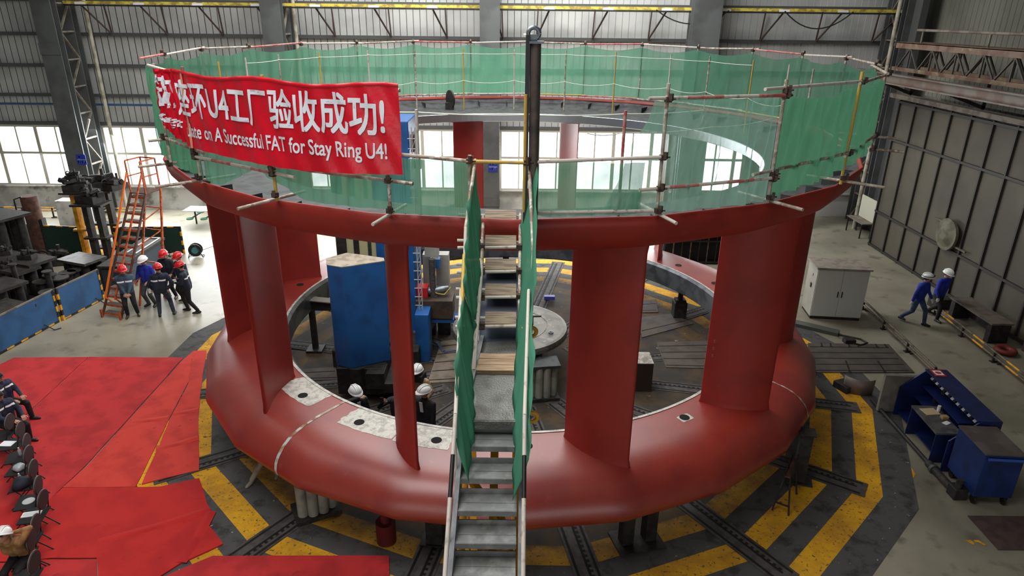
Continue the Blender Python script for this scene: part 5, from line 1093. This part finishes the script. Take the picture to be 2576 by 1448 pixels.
# orange ladder
P0 = V((-14.0, 21.5, 0)); t = thing('platform_ladder', 'tall orange rolling platform ladder beside the standing group', 'ladder', tuple(P0), RD(-16))
H_, W_, D_ = 3.95, .8, 2.2
for sx in (-1, 1):
    MB().bar((sx*W_/2, 0, .05), (sx*W_/2*.82, D_, H_), .05, .07).build('stringer', mat('ladder_dark', (92, 56, 46), .6, c2=(66, 46, 42), scale=4), parent=t)
    MB().bar((sx*W_/2, -.02, 0), (sx*W_/2, -.02, .3), .06, .06).build('foot', ORG, parent=t)
    MB().bar((sx*W_/2*.82, D_+.7, H_), tuple(Matrix.Rotation(RD(16), 3, 'Z') @ (G(*((352, 768) if sx < 0 else (414, 748)), 0)-P0)), .06, .06).build('rear_leg', ORG, parent=t)
    MB().bar((sx*W_/2*.8, D_, H_), (sx*W_/2*.8, D_, H_+1.15), .045, .045).bar((sx*W_/2*.8, D_+.7, H_), (sx*W_/2*.8, D_+.7, H_+1.15), .045, .045).bar((sx*W_/2*.8, D_, H_+1.15), (sx*W_/2*.8, D_+.7, H_+1.15), .045, .045).bar((sx*W_/2*.8, D_, H_+.6), (sx*W_/2*.8, D_+.7, H_+.6), .04, .04).build('guard_frame', ORG, parent=t)
    hx_ = -.1 if sx < 0 else .32; MB().bar((hx_, .0, .75), (sx*W_/2*.82, D_, H_+.75), .05, .05).bar((hx_, .02, .8), (hx_, .25, .5), .04, .04).build('handrail', mat('ladder_orange', (226, 108, 30), .5) if sx < 0 else ORG, parent=t)
MB().bar((-W_/2*.8, D_+.7, H_+1.15), (W_/2*.8, D_+.7, H_+1.15), .045, .045).build('rear_guard', ORG, parent=t)
for k in range(15):
    v = (k+.6)/15; z = H_*v; q = MB(); q.box((0, D_*v+.08, z), (W_*(1-.18*v)-.04, .22, .025)); q.box((0, D_*v-.03, z-.03), (W_*(1-.18*v)-.04, .02, .06), 1); q.build('tread', [mat('ladder_tread', (98, 72, 60), .7, c2=(70, 58, 52), scale=6), ORG], parent=t)
MB().box((0, D_+.35, H_), (W_*.82, .75, .04)).build('platform', mat('ladder_tread', (98, 72, 60)), parent=t)
for z in (1.3, 2.5, 3.3):
    f = (3.95-z)/3.95; yy = D_+.7-.9*f; hw = W_*.41
    MB().bar((-hw, yy, z), (hw, yy, z), .035, .035).build('cross_brace', ORG, parent=t)
    MB().bar((hw, yy, z), (W_/2*(1-.18*z/3.95), D_*z/3.95, z-.25), .03, .03).build('cross_brace', ORG, parent=t)
# steel fixtures pile
def fixture(x, y, h, w_, dpt, lab, legs=4, cat='fixture', rz=-.35, top=None, discs=False, z0=0):
    t = thing('steel_fixture', lab, cat, (x, y, z0), rz)
    MB().box((0, 0, h-.05), (w_, dpt, .1)).build('top_plate', top or DIRTST, parent=t); MB().box((0, 0, .05), (w_*1.0, dpt, .1)).build('base_plate', BLACKST, parent=t)
    for a in range(legs):
        for b in (-1, 1): MB().tube([((-.5+(a+.5)/legs)*w_*.86, b*dpt*.28, .1), ((-.5+(a+.5)/legs)*w_*.86, b*dpt*.28, h-.1)], w_/legs*.34, 12).build('leg', BLACKST, parent=t)
    return t
def clamp(x, y, z, lab, s=1.0, rz=0, nm='clamp_block'):
    q = MB(); rnd = random.Random(lab); q.box((0, 0, .1), (.6, .4, .2)); q.box((0, .1, .26), (.3, .3, .14))
    for k in range(6): q.box((rnd.uniform(-.3, .3), rnd.uniform(-.2, .2), .22+rnd.uniform(0, .12)), (rnd.uniform(.1, .25), rnd.uniform(.08, .2), rnd.uniform(.06, .14)), M=Matrix.Rotation(rnd.uniform(-.6, .6), 3, 'Y') @ Matrix.Rotation(rnd.uniform(0, 3), 3, 'Z'))
    q.tube([(.1, 0, .25), (.1, 0, .5)], .04, 8); q.tube([(-.28+.1*cos(t_), .1, .26+.1*sin(t_)) for t_ in [pi*k/6 for k in range(7)]], .025, 6)
    o = q.build(nm, BLACKST, label=lab, cat='clamp', origin=(0, 0, 0), bevel=.008); o.location = (x, y, z); o.scale = (s, s, s); o.rotation_euler = (0, 0, rz); return o
def fx(px, py, h, w_, dpt, lab, **k):   # px,py: pixel of top plate centre
    p = G(px, py, h); return p, fixture(p.x, p.y, h, w_, dpt, lab, **k)
p, _ = fx(-8, 538, 2.4, 2.0, 1.4, 'tallest black steel fixture at left edge with flat top', legs=4)
p, _ = fx(70, 650, 1.3, 1.6, 1.1, 'black steel fixture with clamp on top below the rusty pipe', legs=3); clamp(p.x, p.y, 1.3, 'black clamp block on the fixture below the rusty pipe', .9)
p, _ = fx(5, 640, 1.35, 1.1, 1.0, 'black steel fixture at left edge below the tallest one', legs=3); clamp(p.x+.1, p.y, 1.35, 'black clamp block on the left edge fixture', .8, .4)
p, _ = fx(40, 672, 1.2, 1.4, .9, 'black steel fixture with a small post on top at left', legs=3); clamp(p.x-.3, p.y, 1.2, 'black clamp block beside the small post', .7, 1.0)
p, _ = fx(5, 712, 1.25, 1.2, 1.0, 'black steel fixture touching left edge above the blue fence', legs=3)
p, _ = fx(205, 648, 1.0, 1.5, 1.0, 'low grey topped steel fixture beside the yellow jack stand', legs=3, top=mat('fix_top', (92, 90, 86), .5, .3, c2=(70, 68, 64), scale=4))
p, _ = fx(15, 770, 1.0, 1.4, 1.0, 'low black fixture behind the nearest blue fence panel', legs=4)
def spool(px, py, h, r, lab):
    p = G(px, py, h); t = thing('steel_spool', lab, 'spool', (p.x, p.y, 0)); MB().cyl((0, 0, h-.05), r, .05, 24).build('top_disc', DIRTST, parent=t); MB().cyl((0, 0, .05), r*.62, h-.1, 20).build('barrel', BLACKST, parent=t); MB().cyl((0, 0, 0), r, .05, 24).build('base_disc', BLACKST, parent=t)
for px, py, h, r, lb in [(102, 706, .85, .27, 'pale topped steel spool closest to the fixtures'), (124, 690, .95, .24, 'steel spool behind the slim tall spool'), (148, 697, .8, .33, 'widest steel spool in the middle of the cluster'), (168, 684, .8, .3, 'steel spool right of the widest one'), (186, 678, .8, .24, 'rearmost right steel spool of the cluster'), (118, 732, .95, .27, 'steel spool against the joint of the blue fence')]: spool(px, py, h, r, lb)
t0_ = G(117, 681, 1.25); spool(117, 681, 1.25, .17, 'slim tall steel spool rising above the cluster'); spool(30, 663, 1.65, .14, 'slim dark spool standing among the fixtures at left')
clamp(*G(145, 664, .0).to_tuple()[:2], 0, 'low heap of black clamps on the floor behind the spools', 1.7, .4)
p = G(118, 632, 0); sqs(p.x, p.y, 1.5, .2, 'short dark I-beam stub beside the rusty pipe', gap=0, w_=.4, plate=.6)
pb = G(108, 632, 0); t = thing('rusty_pipe', 'upright rusty pipe with a cable hooked over its top', 'pipe', (pb.x, pb.y, 0)); hz = WY(72, 492, pb.y).z; ht = WY(72, 492, pb.y).x-pb.x
MB().tube([(0, 0, 0), (ht*.3, 0, hz)], .33, 20).build('barrel', RUST, parent=t); MB().tube([(ht*.3-.1, -.3, hz+.02), (ht*.3-.45, -.3, hz-.1), (ht*.3-.5, -.25, hz-.7)], .03, 6).build('cable', BLK, parent=t)
# yellow jack stand and black stands with clamps on top
def tall(px, pyb, pyt, mt, lab, w_=.5, rz=0, nm='jack_stand'):
    p = G(px, pyb, 0); top = WY(px, pyt, p.y).z; t = thing(nm, lab, 'stand', (p.x, p.y, 0), rz)
    for s_ in (-1, 1): MB().box((s_*w_/2, 0, top/2), (w_*.42, .3, top)).build('leg', mt, parent=t)
    MB().box((0, 0, top*.42), (w_*2.0, .5, .08)).build('collar', mt, parent=t); MB().box((0, 0, .05), (w_*2.2, .9, .1)).build('base_plate', mt, parent=t); MB().box((0, 0, top), (w_*2.6, .9, .08)).build('top_plate', BLACKST, parent=t)
    return p, top
p, z = tall(232, 640, 482, YEL, 'tall yellow jack stand behind the dark clamps', .42); clamp(p.x, p.y, z+.04, 'black clamp block on the yellow jack stand', 1.5, .2); clamp(p.x-.1, p.y+.1, z+.5, 'flat black clamp plate topping the yellow stand pile', .9, 0)
p, z = tall(262, 655, 512, DIRTST, 'dark steel stand right of the yellow jack stand', .5); clamp(p.x, p.y, z+.04, 'large black clamp block on the front dark stand', 1.6, -.3)
p, z = tall(285, 620, 478, BLACKST, 'rear black steel stand behind the orange ladder', .5); clamp(p.x, p.y, z+.04, 'topmost black clamp block with upright pin', 1.8, .5); clamp(p.x+.7, p.y, z+.04, 'black clamp block at the right end of the pile', 1.4, 1.2)
# long dark workbench behind ladder
a = G(310, 735, 0); b = G(420, 655, 0); ctr = (a+b)/2; ang = atan2(b.y-a.y, b.x-a.x); t = thing('steel_bench', 'long dark steel bench running behind the orange ladder', 'bench', (ctr.x-.35, ctr.y, 0), ang)
L = (b-a).length; MB().box((0, 0, 1.0), (L, .9, .1)).build('top', DIRTST, parent=t, bevel=.01)
for s_ in (-1, 1):
    for u_ in (-1, 1): MB().bar((s_*(L/2-.15), u_*.4, 0), (s_*(L/2-.15), u_*.35, .95), .1, .1).build('leg', BLACKST, parent=t)
MB().box((0, .0, .55), (L*.96, .7, .7)).build('side_panel', mat('bench_side', (44, 56, 66), .6), parent=t); MB().bar((-L*.2, -.3, 1.07), (L*.46, -.3, 1.07), .05, .03).bar((-L*.1, .1, 1.07), (L*.46, .1, 1.07), .05, .03).bar((L*.46, -.3, 1.07), (L*.46, .1, 1.07), .05, .03).build('pale_frame', mat('frame_pale', (180, 182, 180), .4, .4), parent=t)
# canteen table and fan-shaped cable reel
t = thing('canteen_table', 'white topped canteen table with green stools by the rear wall', 'table', (-15.7, 33.0, 0)); MB().box((0, 0, .78), (1.5, .9, .04)).build('top', WHITE, parent=t)
for sx in (-1, 1):
    MB().bar((sx*.35, 0, 0), (sx*.35, 0, .76), .06, .06).bar((sx*.35, -.7, .42), (sx*.35, .7, .42), .05, .05).build('frame', BLACKST, parent=t)
    for sy in (-1, 1): MB().cyl((sx*.35, sy*.62, .42), .17, .05, 18).build('stool_seat', mat('stool_green', (30, 110, 84), .5), parent=t)
p = G(495, 646, 0); t = thing('cable_reel', 'black round cable reel with teal hub standing on the bright floor', 'cable reel', (p.x, p.y, 0), .2)
MB().tube([(0, -.12, .34), (0, -.09, .34)], .28, 24).tube([(0, .09, .34), (0, .12, .34)], .28, 24).build('flange', BLK, parent=t); MB().tube([(0, -.135, .34), (0, .08, .34)], .15, 20).build('hub', mat('teal', (60, 130, 130), .5), parent=t)
MB().tube([(-.3, -.16, .03), (-.2, -.16, .3), (0, -.16, .62), (.2, -.16, .3), (.3, -.16, .03)], .018, 6).tube([(-.3, -.16, .03), (-.3, .16, .03), (.3, .16, .03), (.3, -.16, .03)], .018, 6).build('stand', BLACKST, parent=t)
MB().tube([(0, .1, .62), (.1, .6, .1), (.5, 1.5, .02), (1.4, 2.6, .02), (2.6, 3.6, .02)], .012, 6).build('cable', BLK, parent=t)
# dark racks standing beyond the rear of the ring
for i, (px0, px1, pyb, h, lab) in enumerate([(1672, 1842, 668, 2.1, 'black steel rack with upright bars behind the rear right of the ring'), (868, 902, 668, 2.6, 'dark machine cabinet standing behind the cream guideway')]):
    a = G(px0, pyb, 0); b = G(px1, pyb, 0); t = thing('steel_rack', lab, 'rack', ((a.x+b.x)/2, a.y+.5, 0)); L = (b-a).length
    MB().box((0, .3, h/2), (L, .5, h)).build('back_body', mat('rack_black', (24, 24, 25), .8), parent=t)
    for z in (.1, h*.5, h): MB().box((0, -.05, z), (L, .5, .06)).build('shelf', BLACKST, parent=t)
    n = max(2, int(L/.35))
    for k in range(n+1): MB().tube([(-L/2+L*k/n, -.25, 0), (-L/2+L*k/n, -.25, h)], .03, 8).build('upright_bar', MATS['guard_brown'] if k % 2 else BLACKST, parent=t)
